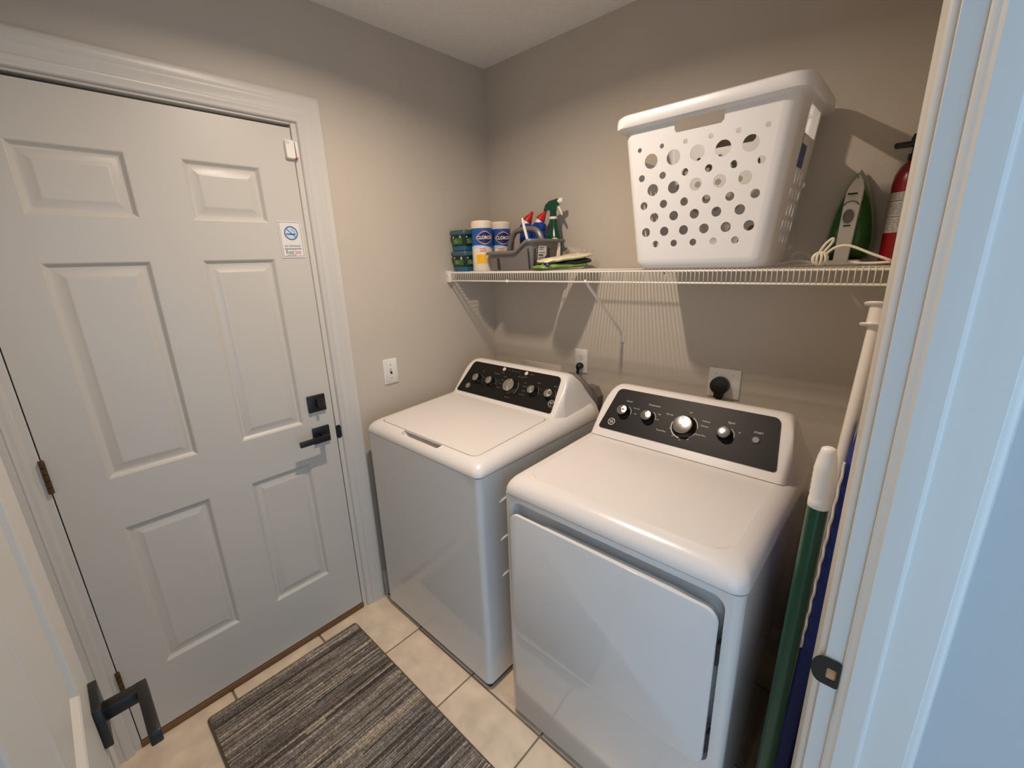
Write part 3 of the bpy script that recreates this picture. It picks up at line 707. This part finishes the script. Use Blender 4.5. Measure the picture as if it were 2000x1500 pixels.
def bowl_bottle(cx, cy, lean, label):
    t = thing('toilet_cleaner_bottle', label, 'bottle', (cx, cy, ZT + .006), 'blue bowl cleaner bottles in the caddy')
    z0 = ZT + .006
    obj('body', lathe([(.031, 0), (.0335, .004), (.0343, .05), (.0343, .135), (.032, .152), (.0305, .160), (.0340, .165), (.0340, .186), (.025, .196)], (cx, cy, z0), 26, sy=.8), M['deepblue'], t)
    obj('neck', tube([(cx, cy, z0 + .194), (cx + .003, cy + .002, z0 + .204), (cx + .007, cy + .005, z0 + .212)], [.019, .017, .016], 14), M['white'], t, label='white neck')
    dx, dz = math.cos(lean), math.sin(lean)
    p = Vector((cx + .002, cy + .003, z0 + .205)); dv = Vector((dx * .74, dx * .68, dz)).normalized()
    obj('cap', tube([p, p + dv * .004, p + dv * .010, p + dv * .036, p + dv * .044, p + dv * .050], [.0195, .0215, .0205, .0090, .0078, .0050], 16), M['red'], t, label='red cone cap')
    fn = cyl_fn(cx, cy, .0338, -.85)
    obj('label', wrap(bmesh.new(), -.040, .040, z0 + .03, z0 + .134, lambda u, v, w: Vector((fn(u, v, w).x, cy + (fn(u, v, w + .0006).y - cy) * .8, v)), 16), M['blue'], t, label='blue label')
    b = text('CLOROX', .0125, None, None, .0001, bold=.0003, fn=lambda x, y, q: Vector((fn(x, z0 + .108 + y, .002).x, cy + (fn(x, 0, .002).y - cy) * .8, z0 + .108 + y)), sx=.85)
    obj('label_word', b, M['labelwhite'], t, False)
bowl_bottle(.326, -.094, 1.0, 'blue bowl cleaner bottle with red cap, left of the pair in the caddy')
bowl_bottle(.396, -.086, .95, 'blue bowl cleaner bottle with red cap, right one behind the white brush handle')
br = thing('scrub_brush', 'white scrub brush handle standing in the grey caddy', 'brush', (.47, -.22, ZT + .006))
obj('handle', tube([(.470, -.232, ZT + .030), (.462, -.233, ZT + .09), (.436, -.236, ZT + .178), (.428, -.237, ZT + .212)], [.006, .0058, .0062, .004], 10), M['white'], br)
obj('head', lathe([(.012, 0), (.016, .004), (.016, .022), (.010, .032)], (.471, -.232, ZT + .0055), 14), M['white'], br)

# ------------------------------------------------------------------ spray bottle
sx_, sy_ = .474, -.085; z0 = ZT + .0055
sb = thing('spray_bottle', 'dark green trigger spray bottle standing at the back of the caddy', 'spray bottle', (sx_, sy_, z0))
obj('body', lathe([(.040, 0), (.044, .004), (.044, .095), (.042, .118), (.034, .140), (.026, .158), (.0215, .178), (.0185, .198), (.0165, .206)], (sx_, sy_, z0), 26, sy=.75), M['spray'], sb)
obj('collar', lathe([(.0155, .204), (.017, .206), (.017, .213), (.0155, .215)], (sx_, sy_, z0), 20), M['white'], sb, label='white collar ring')
obj('neck', lathe([(.0150, .213), (.0140, .232), (.0125, .246)], (sx_, sy_, z0), 18), M['spray'], sb)
hd = Vector((.92, .39, 0)); sd = Vector((.39, -.92, 0))
hm = basis((sx_, sy_, z0), hd, (0, 0, 1), sd)
prof = [(-.036, .236), (-.040, .243), (-.032, .264), (-.016, .278), (.024, .287), (.028, .264), (.016, .252), (.014, .238), (-.014, .238), (-.018, .246)]
obj('head', loft([[hm @ Vector((a, b_, s)) for a, b_ in prof] for s in (-.011, .011)]), M['spray'], sb, True, 25)
obj('nozzle', tube([hm @ Vector((.022, .275, 0)), hm @ Vector((.036, .278, 0)), hm @ Vector((.044, .278, 0))], [.012, .0125, .010], 14), M['white'], sb, label='white nozzle')
obj('trigger', tube([hm @ Vector((.016, .258, 0)), hm @ Vector((.026, .250, 0)), hm @ Vector((.034, .234, 0)), hm @ Vector((.040, .220, 0))], [.006, .006, .005, .004], 8), M['white'], sb, label='white trigger')
fn = cyl_fn(sx_, sy_, .0445, -.9)
g = lambda u, v, w: Vector((fn(u, v, w + .0006).x, sy_ + (fn(u, v, w + .0006).y - sy_) * .75, v))
obj('label', wrap(bmesh.new(), -.03, .03, z0 + .04, lambda u: z0 + .126 - 18 * u * u, g, 14), M['labelwhite'], sb)
obj('label_spot', wrap(bmesh.new(), -.012, .008, z0 + .100, z0 + .118, lambda u, v, w: g(u, v, w + .0005), 6), M['red'], sb, False, label='red spot')

# ------------------------------------------------------------------ soft packets lying on the shelf
pk = thing('soft_packet', 'cream and green soft packets in clear wrap lying right of the caddy', 'packet', (.66, -.24, ZT))
def pillow(c, sx, sy, sz, rot, m_, nm, seed, up=0.0, lab=None):
    t = bmesh.new(); bmesh.ops.create_uvsphere(t, u_segments=28, v_segments=12, radius=1)
    sg = lambda a, p: math.copysign(abs(a) ** p, a)
    for v in t.verts:
        x, y, z = sg(v.co.x, .6) * sx, sg(v.co.y, .6) * sy, sg(v.co.z, .9) * sz
        z += .006 * noise.noise((x * 30 + seed, y * 40, seed)) + .003 * noise.noise((x * 90, y * 90, seed + 2))
        z = max(z, -sz * .8) + up * (y + sy)
        v.co = Vector((x, y, z))
    t.transform(Matrix.Translation(Vector(c)) @ Matrix.Rotation(rot, 4, 'Z')); return obj(nm, t, m_, pk, True, 60, label=lab)
pillow((.590, -.190, ZT + .0125), .062, .126, .011, -.30, M['packgrn'], 'packet', 3, .02, 'green edged packet')
pillow((.598, -.170, ZT + .0330), .060, .122, .010, -.34, M['packet'], 'packet', 7, .10, 'cream packet')
pillow((.612, -.135, ZT + .0240), .053, .085, .012, -.22, M['tubdark'], 'packet', 11, .06, 'dark packet end')
b = bmesh.new(); G = [[None] * 13 for _ in range(9)]
for i in range(9):
    for j in range(13):
        u, v = i / 8 - .5, j / 12 - .5
        G[i][j] = b.verts.new((.628 + u * .07 + v * .02, -.12 + v * .13, ZT + .070 + .020 * noise.noise((i * .9, j * .8, 4)) + .012 * math.cos(u * 6) + .03 * u))
for i in range(8):
    for j in range(12): b.faces.new((G[i][j], G[i + 1][j], G[i + 1][j + 1], G[i][j + 1]))
obj('clear_wrap', b, M['film'], pk, True, 20, label='crinkled clear plastic film')
obj('bow', tube(spline([(.590, -.296, ZT + .020), (.600, -.299, ZT + .028), (.612, -.300, ZT + .020), (.600, -.299, ZT + .015), (.622, -.298, ZT + .024)], 4), .0035, 6), M['navy'], pk, label='small navy print')

# ------------------------------------------------------------------ clothes iron on its heel
ix, iy = 1.527, -.075
ir = thing('clothes_iron', 'green and white steam iron standing upright on the shelf before the extinguisher', 'iron', (ix, iy, ZT))
def sole(k, y, z0_=0.010):
    P = []
    n = 14
    for s in (1, -1):
        for q in (range(n + 1) if s > 0 else range(n, -1, -1)):
            t = q / n
            wdt = .059 * k * (1 - t ** 2.3) ** .85 * (0.88 + .12 * min(1, t * 5))
            P.append((ix + s * wdt, y, ZT + z0_ + t * .250 * k + (1 - k) * .06))
    return P
obj('soleplate', loft([sole(1, -.018), sole(1, -.026), sole(.985, -.030)]), M['steel'], ir)
obj('skirt', loft([sole(.98, -.029), sole(.975, -.040), sole(.93, -.048)]), M['ironedge'], ir, label='pale green edge')
obj('body', loft([sole(.92, -.046), sole(.88, -.066), sole(.74, -.086), sole(.50, -.098)]), M['iron'], ir)
hx = [(-.046, .002), (-.10, .0)]
def strip(w0, w1, z0_, z1_, y0_, y1_, n=10):
    L = []
    for k in range(n + 1):
        t = k / n; ww = w0 + (w1 - w0) * t; z = z0_ + (z1_ - z0_) * t; y = y0_ + (y1_ - y0_) * t
        L.append([(ix + .006 * t - .004 + a * ww, y + b_, ZT + z) for a, b_ in rrect(-1, 1, -.010, .014, .3, 3)])
    return loft(L)
obj('handle', strip(.0165, .0185, .004, .172, -.120, -.114), M['white'], ir, True, 50, label='white grip strip')
obj('nose', loft([[(ix + .002 + a * ww, y + b_, ZT + z) for a, b_ in rrect(-1, 1, -.008, .02, .3, 3)] for ww, z, y in ((.0185, .170, -.114), (.0185, .190, -.106), (.0165, .208, -.088), (.009, .228, -.066), (.002, .241, -.05))]), M['white'], ir, True, 50, label='white tapered nose')
obj('heel', box(ix - .045, ix + .040, -.13, -.03, ZT, ZT + .014, .005, 2), M['white'], ir)
obj('button', loft([[(ix - .001 + a, -.1285 - h, ZT + .130 + b_) for a, b_ in ell(0, 0, .0125 * s, .0185 * s, 18)] for h, s in ((0, 1), (.003, .95), (.004, .8))]), M['grey'], ir, label='grey oval button')
obj('spray_slot', box(ix - .011, ix + .011, -.129, -.120, ZT + .186, ZT + .190, .001, 1), M['base'], ir)
obj('dial', tube([(ix + .001 + .016 * math.cos(a), -.1275, ZT + .158 + .011 * math.sin(a)) for a in [k * PI / 10 for k in range(11)]], .0016, 6), M['grey'], ir)
obj('mark', box(ix - .009, ix + .007, -.1315, -.129, ZT + .104, ZT + .1075, .0008, 1), M['base'], ir)
# cord with its tied bundle
kx, ky, kz = 1.49, -.225, ZT + .021
b = tube(spline([(ix, -.115, ZT + .012), (1.575, -.16, ZT + .006), (1.63, -.20, ZT + .008), (1.64, -.24, ZT + .012), (1.60, -.24, ZT + .030), (1.55, -.235, ZT + .052), (1.52, -.23, ZT + .048), (1.50, -.225, ZT + .03)], 6), .0033, 8)
for k in range(5):
    a = k * .63; ring_ = [(kx + .017 * math.cos(t) * math.cos(a), ky + .012 * math.cos(t) * math.sin(a) - .004, kz + .016 * math.sin(t)) for t in [i * PI / 9 for i in range(18)]]
    tube(ring_, .0033, 8, b, True)
tube(spline([(1.485, -.225, ZT + .034), (1.497, -.226, ZT + .058), (1.512, -.228, ZT + .072), (1.512, -.226, ZT + .062), (1.498, -.224, ZT + .040), (1.490, -.222, ZT + .028)], 5), .0033, 8, b)
obj('cord', b, M['cord'], ir, label='white cord tied in a bundle')
b = tube(spline([(1.478, -.22, ZT + .016), (1.45, -.20, ZT + .034), (1.425, -.19, ZT + .040), (1.415, -.185, ZT + .022), (1.43, -.20, ZT + .010), (1.475, -.22, ZT + .012)], 5), .0033, 8)
tube(spline([(1.476, -.222, ZT + .010), (1.44, -.23, ZT + .016), (1.40, -.24, ZT + .010), (1.385, -.235, ZT + .004), (1.42, -.225, ZT + .004), (1.476, -.222, ZT + .006)], 5), .0033, 8, b)
obj('cord_loops', b, M['cordclr'], ir, label='greyish cord loops')

# ------------------------------------------------------------------ fire extinguisher
ex, ey = 1.643, -.075
fe = thing('fire_extinguisher', 'red fire extinguisher with white label at the right end of the shelf', 'extinguisher', (ex, ey, ZT))
obj('cylinder', lathe([(.036, 0), (.0395, .003), (.040, .010), (.040, .205), (.037, .228), (.029, .246), (.018, .256), (.014, .262)], (ex, ey, ZT), 30), M['extred'], fe)
fn = cyl_fn(ex, ey, .0402, -PI / 2 - .1)
obj('label', wrap(bmesh.new(), -.075, .055, ZT + .082, ZT + .182, fn, 24), M['extlabel'], fe)
b = bmesh.new()
for z in (.160, .121): wrap(b, -.075, .055, ZT + z, ZT + z + .0022, lambda u, v, w: fn(u, v, w + .0005), 16)
rnd = random.Random(3)
for z in [.086 + .0042 * k for k in range(23)]:
    if abs(z - .160) < .004 or abs(z - .121) < .004: continue
    u = -.07
    while u < .05:
        L_ = rnd.uniform(.004, .012); wrap(b, u, min(u + L_, .052), ZT + z, ZT + z + .0011, lambda u_, v, w: fn(u_, v, w + .0005), 2); u += L_ + rnd.uniform(.001, .006)
obj('label_print', b, M['grey'], fe, False)
obj('valve', lathe([(.014, .258), (.019, .262), (.019, .274), (.013, .278), (.012, .300), (.010, .304)], (ex, ey, ZT), 18), M['black'], fe)
obj('lower_handle', box(ex - .050, ex + .030, ey - .011, ey + .011, ZT + .292, ZT + .306, .005, 2), M['black'], fe)
obj('lever', loft([[(ex + a, ey + s, ZT + z) for a, z in ((-.018, .305), (-.014, .320), (.02, .335), (.035, .325), (.02, .31), (.0, .304))] for s in (-.010, .010)]), M['black'], fe, True, 30)
obj('nozzle', tube([(ex + .008, ey - .020, ZT + .28), (ex + .015, ey - .036, ZT + .265), (ex + .022, ey - .047, ZT + .22), (ex + .018, ey - .052, ZT + .15)], [.007, .008, .009, .011], 10), M['black'], fe)

# ------------------------------------------------------------------ wall plates, plugs, boxes
def plate_prof(bm, a0, a1, b0, b1, fn, t=.006):
    return loft([[fn(u, v, 0) for u, v in rrect(a0, a1, b0, b1, .004, 3)], [fn(u, v, t * .6) for u, v in rrect(a0, a1, b0, b1, .004, 3)], [fn(u, v, t) for u, v in rrect(a0 + .003, a1 - .003, b0 + .003, b1 - .003, .004, 3)]], bm)
ls = thing('light_switch', 'white toggle light switch plate on the left wall beside the door casing', 'light switch', (0, -.678, 1.0976))
fl_ = lambda u, v, w: Vector((.0004 + w, -.678 + u, 1.0976 + v))
obj('plate', plate_prof(None, -.035, .035, -.057, .057, fl_), M['plate'], ls)
obj('toggle_slot', sheet(rrect(-.005, .005, -.012, .012, .001, 2), .0006, lambda u, v, w: fl_(u, v, w + .0064)), M['slot'], ls, False)
obj('toggle', loft([[fl_(u, v + .004, .004) for u, v in rrect(-.004, .004, -.006, .006, .001, 2)], [fl_(u, v + .008, .017) for u, v in rrect(-.0032, .0032, -.0042, .0042, .001, 2)]]), M['plate'], ls)
for v in (-.03, .03): obj('screw', lathe([(.003, 0), (.0024, .001)], n=10, mtx=basis(fl_(0, v, .006), (0, 1, 0), (0, 0, 1), (1, 0, 0))), M['chrome'], ls)

wo = thing('wall_outlet', 'white duplex wall outlet behind the gap between the two machines', 'outlet', (.5734, 0, 1.0912))
fb = lambda u, v, w: Vector((.5734 + u, -.0004 - w, 1.0912 + v))
obj('plate', plate_prof(None, -.035, .035, -.057, .057, fb), M['plate'], wo)
for v0 in (.0195, -.0195):
    r_ = obj('receptacle', loft([[fb(u, v + v0, .005) for u, v in ell(0, 0, .0165, .0140, 20)], [fb(u, v + v0, .0075) for u, v in ell(0, 0, .0160, .0136, 20)]]), M['plate'], wo)
    bm = box(0, .001, 0, .001, 0, .001); bm.clear()
    for u0, u1, a, b_ in ((-.0075, -.0055, -.001, .008), (.0055, .0075, 0, .007), (-.002, .002, -.009, -.005)):
        sheet([(u0, v0 + a), (u1, v0 + a), (u1, v0 + b_), (u0, v0 + b_)], .0004, lambda u, v, w: fb(u, v, w + .0079), bm)
    obj('slot', bm, M['slot'], r_, False)
wp = thing('washer_power_plug', 'black washer plug and cord in the lower socket of the duplex outlet', 'plug', (.5734, -.01, 1.07))
obj('plug', loft([[(.5734 + u * s, -.0080 - y, 1.0705 + v * s - dz) for u, v in ell(0, 0, .017, .015, 18)] for y, s, dz in ((0, 1, 0), (.010, 1, 0), (.020, .85, .003), (.026, .5, .008))]), M['black'], wp)
obj('cord', tube(spline([(.5734, -.024, 1.066), (.5725, -.029, 1.050), (.571, -.028, 1.02), (.570, -.030, .96), (.572, -.04, .80), (.575, -.05, .5)], 6), [.0135, .0125, .011, .0095, .0085, .0075] + [.0068] * 25, 8), M['black'], wp)

do_ = thing('dryer_outlet', 'large square white dryer outlet plate above the dryer console', 'outlet', (1.2156, 0, 1.0882))
fb2 = lambda u, v, w: Vector((1.2156 + u, -.0004 - w, 1.0882 + v))
obj('plate', plate_prof(None, -.057, .057, -.057, .057, fb2), M['plate'], do_)
for u, v in ((-.03, .036), (.03, .036)): obj('screw', lathe([(.003, 0), (.0024, .001)], n=10, mtx=basis(fb2(u, v, .006), (1, 0, 0), (0, 0, 1), (0, -1, 0))), M['chrome'], do_)
dp_ = thing('dryer_power_plug', 'large round black dryer plug with thick cord in the square outlet', 'plug', (1.209, -.01, 1.08))
obj('plug', loft([[(1.207 + u * s, -.0066 - y, 1.0830 + v * s) for u, v in ell(0, 0, .033, .033, 26)] for y, s in ((0, .96), (.003, 1), (.026, 1), (.032, .93), (.034, .8))]), M['black'], dp_)
obj('cord_neck', box(1.190, 1.222, -.038, -.008, 1.034, 1.066, .006, 2), M['black'], dp_)
obj('cord', tube(spline([(1.207, -.023, 1.04), (1.208, -.024, 1.0), (1.21, -.03, .92), (1.21, -.06, .7), (1.2, -.08, .5)], 6), .011, 10), M['black'], dp_)

vb = tag(obj('supply_box_cover', plate_prof(None, .2, .457, .93, 1.0505, lambda u, v, w: Vector((u, -.0003 - w, v)), .006), M['patch']), 'pale painted rectangular cover on back wall behind the washing machine', 'wall cover')

# drain hose and the small duct box with its clear tag
hz = thing('drain_hose', 'grey washer drain hose curving down in the gap between machines', 'hose', (.63, -.1, .9))
obj('hose', tube(spline([(.575, -.105, 1.045), (.615, -.100, 1.040), (.660, -.095, 1.005), (.690, -.09, .95), (.712, -.085, .88), (.726, -.08, .78), (.73, -.08, .5)], 6), .014, 12), M['hose'], hz)
bx_ = thing('grey_box', 'grey box with a clear printed tag behind the gap between machines', 'box', (.69, -.03, .9))
P = [(.632, .99), (.672, .985), (.697, .945), (.670, .83), (.622, .80)]
obj('box', loft([[(x, y, z) for x, z in P] for y in (-.048, -.004)]), M['hosedk'], bx_, False)
P = [(.588, 1.010), (.650, 1.002), (.684, .974), (.632, .925), (.592, .950)]
tg = obj('clear_tag', loft([[(x, y + (x - .6) * .05, z) for x, z in P] for y in (-.0540, -.0530)]), M['film'], bx_, False, label='clear plastic tag')
b = bmesh.new()
for x, z, ww, h in ((.628, .985, .020, .006), (.630, .972, .012, .018), (.648, .968, .022, .004), (.640, .956, .020, .004)): box(x, x + ww, -.0545, -.0541, z, z + h, bm=b)
obj('tag_print', b, M['orange'], tg, False)

# ------------------------------------------------------------------ door sensor and no smoking sign
se = thing('door_sensor', 'small white alarm contact at the top corner of the exterior door', 'sensor', (0, -.975, 1.96))
obj('case', loft([[(x, -.976 + (a) * k, 1.958 + b_ * k) for a, b_ in rrect(-.0165, .0145, -.030, .030, .006, 4)] for x, k in ((-.0015, 1), (.010, 1), (.013, .94))]), M['white'], se)
obj('magnet', box(.0005, .013, -.9585, -.9505, 1.933, 1.984, .002, 2), M['white'], se)
obj('indicator', tube([(.0133, -.984 + .0042 * math.cos(a), 1.978 + .0042 * math.sin(a)) for a in [k * PI / 8 for k in range(16)]], .0006, 5, None, True), M['signg'], se)
obj('red_tab', box(.002, .0125, -.9605, -.9555, 1.926, 1.933, .0008, 1), M['signr'], se, label='red tab')

sg_ = thing('no_smoking_sign', 'white NO SMOKING sign with blue ring on the exterior door', 'sign', (0, -1.0175, 1.658))
SC = (-1.0175, 1.6585)
fs = lambda u, v, w: Vector((-.0018 + .0022 + w, SC[0] + u, SC[1] + v))
obj('board', sheet(rrect(-.0400, .0400, -.0625, .0625, .001, 2), .0020, fs), M['signw'], sg_)
def rect_line(bm, u0, u1, v0, v1, fn=fs, off=.0003): return sheet([(u0, v0), (u1, v0), (u1, v1), (u0, v1)], .0003, lambda u, v, w: fn(u, v, w + off), bm)
b = bmesh.new()
for r_ in ((-.0365, -.0353, -.0575, .0595), (.0353, .0365, -.0575, .0595), (-.0365, .0365, -.0575, -.0563), (-.0365, .0365, .0583, .0595), (-.030, .030, -.0330, -.0305)): rect_line(b, *r_)
n = 30; cxs, czs, r_ = 0.001, .0225, .0235
holed(ell(cxs, czs, r_, n=36), [ell(cxs, czs, r_ - .0034, n=36)], .0003, lambda u, v, w: fs(u, v, w + .0011), b)
rect_line(b, -.0165, .0165, .0165, .0210, off=.0008)
q = .0026; dgl = lambda a, s: (cxs + a * .7071 + s * .7071, czs - a * .7071 + s * .7071)
sheet([dgl(-.021, -q / 2), dgl(.021, -q / 2), dgl(.021, q / 2), dgl(-.021, q / 2)], .0003, lambda u, v, w: fs(u, v, w + .0010), b)
bb = tube([fs(u, v, .0005) for u, v in ((.012, .023), (.011, .027), (.0065, .0285), (.0075, .032), (.003, .034), (.001, .038))], .0006, 4, b); tube([fs(u, v, .0005) for u, v in ((.015, .023), (.015, .029), (.0105, .0315), (.0105, .0355), (.0065, .0375))], .0006, 4, b)
text('NO SMOKING', .0098, basis(fs(0, -.0225, .0003), (0, 1, 0), (0, 0, 1), (1, 0, 0)), b, sx=.92)
obj('print', b, M['signb'], sg_, False)
obj('disc', sheet([(cxs + .0205 * math.cos(2 * PI * k / n), czs + .0205 * math.sin(2 * PI * k / n)) for k in range(n)], .0003, lambda u, v, w: fs(u, v, w + .0004)), M['signp'], sg_, False)
obj('logo_left', text('Real', .0195, basis(fs(-.0125, -.0428, .0004), (0, 1, 0), (0, 0, 1), (1, 0, 0)), sx=.86), M['signg'], sg_, False)
obj('logo_right', text('Joy', .0195, basis(fs(.0165, -.0428, .0004), (0, 1, 0), (0, 0, 1), (1, 0, 0)), sx=.86), M['signr'], sg_, False, label='red half of the logo')
obj('logo_line', text('VACATIONS', .0052, basis(fs(-.009, -.0535, .0004), (0, 1, 0), (0, 0, 1), (1, 0, 0))), M['signg'], sg_, False)

# ------------------------------------------------------------------ poles and board right of the dryer
gx, gy = 1.6325, -.82
bg_ = thing('broom', 'green broom handle with white ribbed grip leaning by the right door jamb', 'broom', (gx - .018, gy, 0))
obj('pole', tube([(gx - .016, gy, .055), (gx - .010, gy, .5), (gx, gy, 1.125)], .0165, 18), M['polegreen'], bg_)
prof = [(.0150, 1.113), (.0182, 1.116), (.0182, 1.128)] + [(.0178 - .0008 * (k % 2), 1.130 + .0058 * k) for k in range(11)] + [(.0165, 1.197), (.0145, 1.212), (.0120, 1.222), (.0110, 1.228), (.006, 1.231)]
obj('grip', lathe(prof, (gx + .001, gy, 0), 20), M['white'], bg_, True, 60, label='white ribbed grip')
obj('head', loft([[(x, y, z) for x, y in rrect(gx - .016 - a, gx - .016 + a, gy - b_, gy + b_, .008, 3)] for a, b_, z in ((.022, .11, .0), (.018, .11, .04), (.018, .10, .058), (.012, .03, .075))]), M['polegreen'], bg_)
T = Vector((1.640, -.33, 1.432)); Bt = Vector((1.597, -.688, 0.004)); dv = (Bt - T).normalized()
wp_ = thing('white_mop_pole', 'white pole with two round end discs leaning behind the green broom', 'mop pole', tuple(Bt))
obj('pole', tube([T + dv * .05, Bt], .0135, 16), M['polewhite'], wp_)
q_ = dv.to_track_quat('Z', 'Y').to_matrix().to_4x4()
for s in (0.0, .050):
    mt = Matrix.Translation(T + dv * s) @ q_; obj('end_disc', lathe([(.022, -.003), (.030, -.002), (.031, .001), (.028, .004)], n=24, mtx=mt), M['white'], wp_)
obj('end_spool', tube([T, T + dv * .05], .0185, 18), M['polewhite'], wp_)
bd = thing('folded_board', 'tall dark blue board with white scalloped edge between broom and jamb', 'board', (1.669, -.6, 0))
obj('board', loft([[(x + dx, y, z) for x, y in rrect(1.6515, 1.6840, -.700, -.40, .006, 3)] for z, dx in ((0, -.036), (1.16, 0))]), M['boardblue'], bd)
sc = []
for k in range(60):
    z = .70 + .46 * k / 59; sc.append((1.6515 - .036 * (1 - z / 1.16) + .0008 * math.sin(k * 1.05), -.699 - .002 * math.sin(k * 1.05), z))
obj('scallop_edge', tube(sc, .0026, 6), M['white'], bd, label='white scalloped edge')
# odds and ends on the floor in the dark gap
bgp = thing('bagged_brush', 'brush with white handle in a crumpled clear bag on the dark floor beside the dryer', 'brush', (1.60, -.17, .0))
t = bmesh.new(); bmesh.ops.create_icosphere(t, subdivisions=4, radius=1)
for v in t.verts:
    k = 1 + .30 * noise.noise(v.co * 2.2) + .16 * noise.noise(v.co * 6)
    v.co = Vector((1.612 + v.co.x * .034 * k, -.16 + v.co.y * .09 * k, max(.001, .185 + v.co.z * .180 * k)))
obj('clear_bag', t, M['film'], bgp, False, label='crumpled clear plastic bag')
obj('head', loft([[(1.612 + x, -.16 + y, z) for x, y in ell(0, 0, .024 * q, .06 * q, 14)] for q, z in ((.9, .004), (1, .06), (.8, .18), (.4, .26), (.3, .30))]), M['hosedk'], bgp)
hp_ = obj('handle', tube([(1.560, -.285, .245), (1.577, -.255, .290), (1.610, -.19, .355)], .0095, 12), M['white'], bgp, label='white handle')
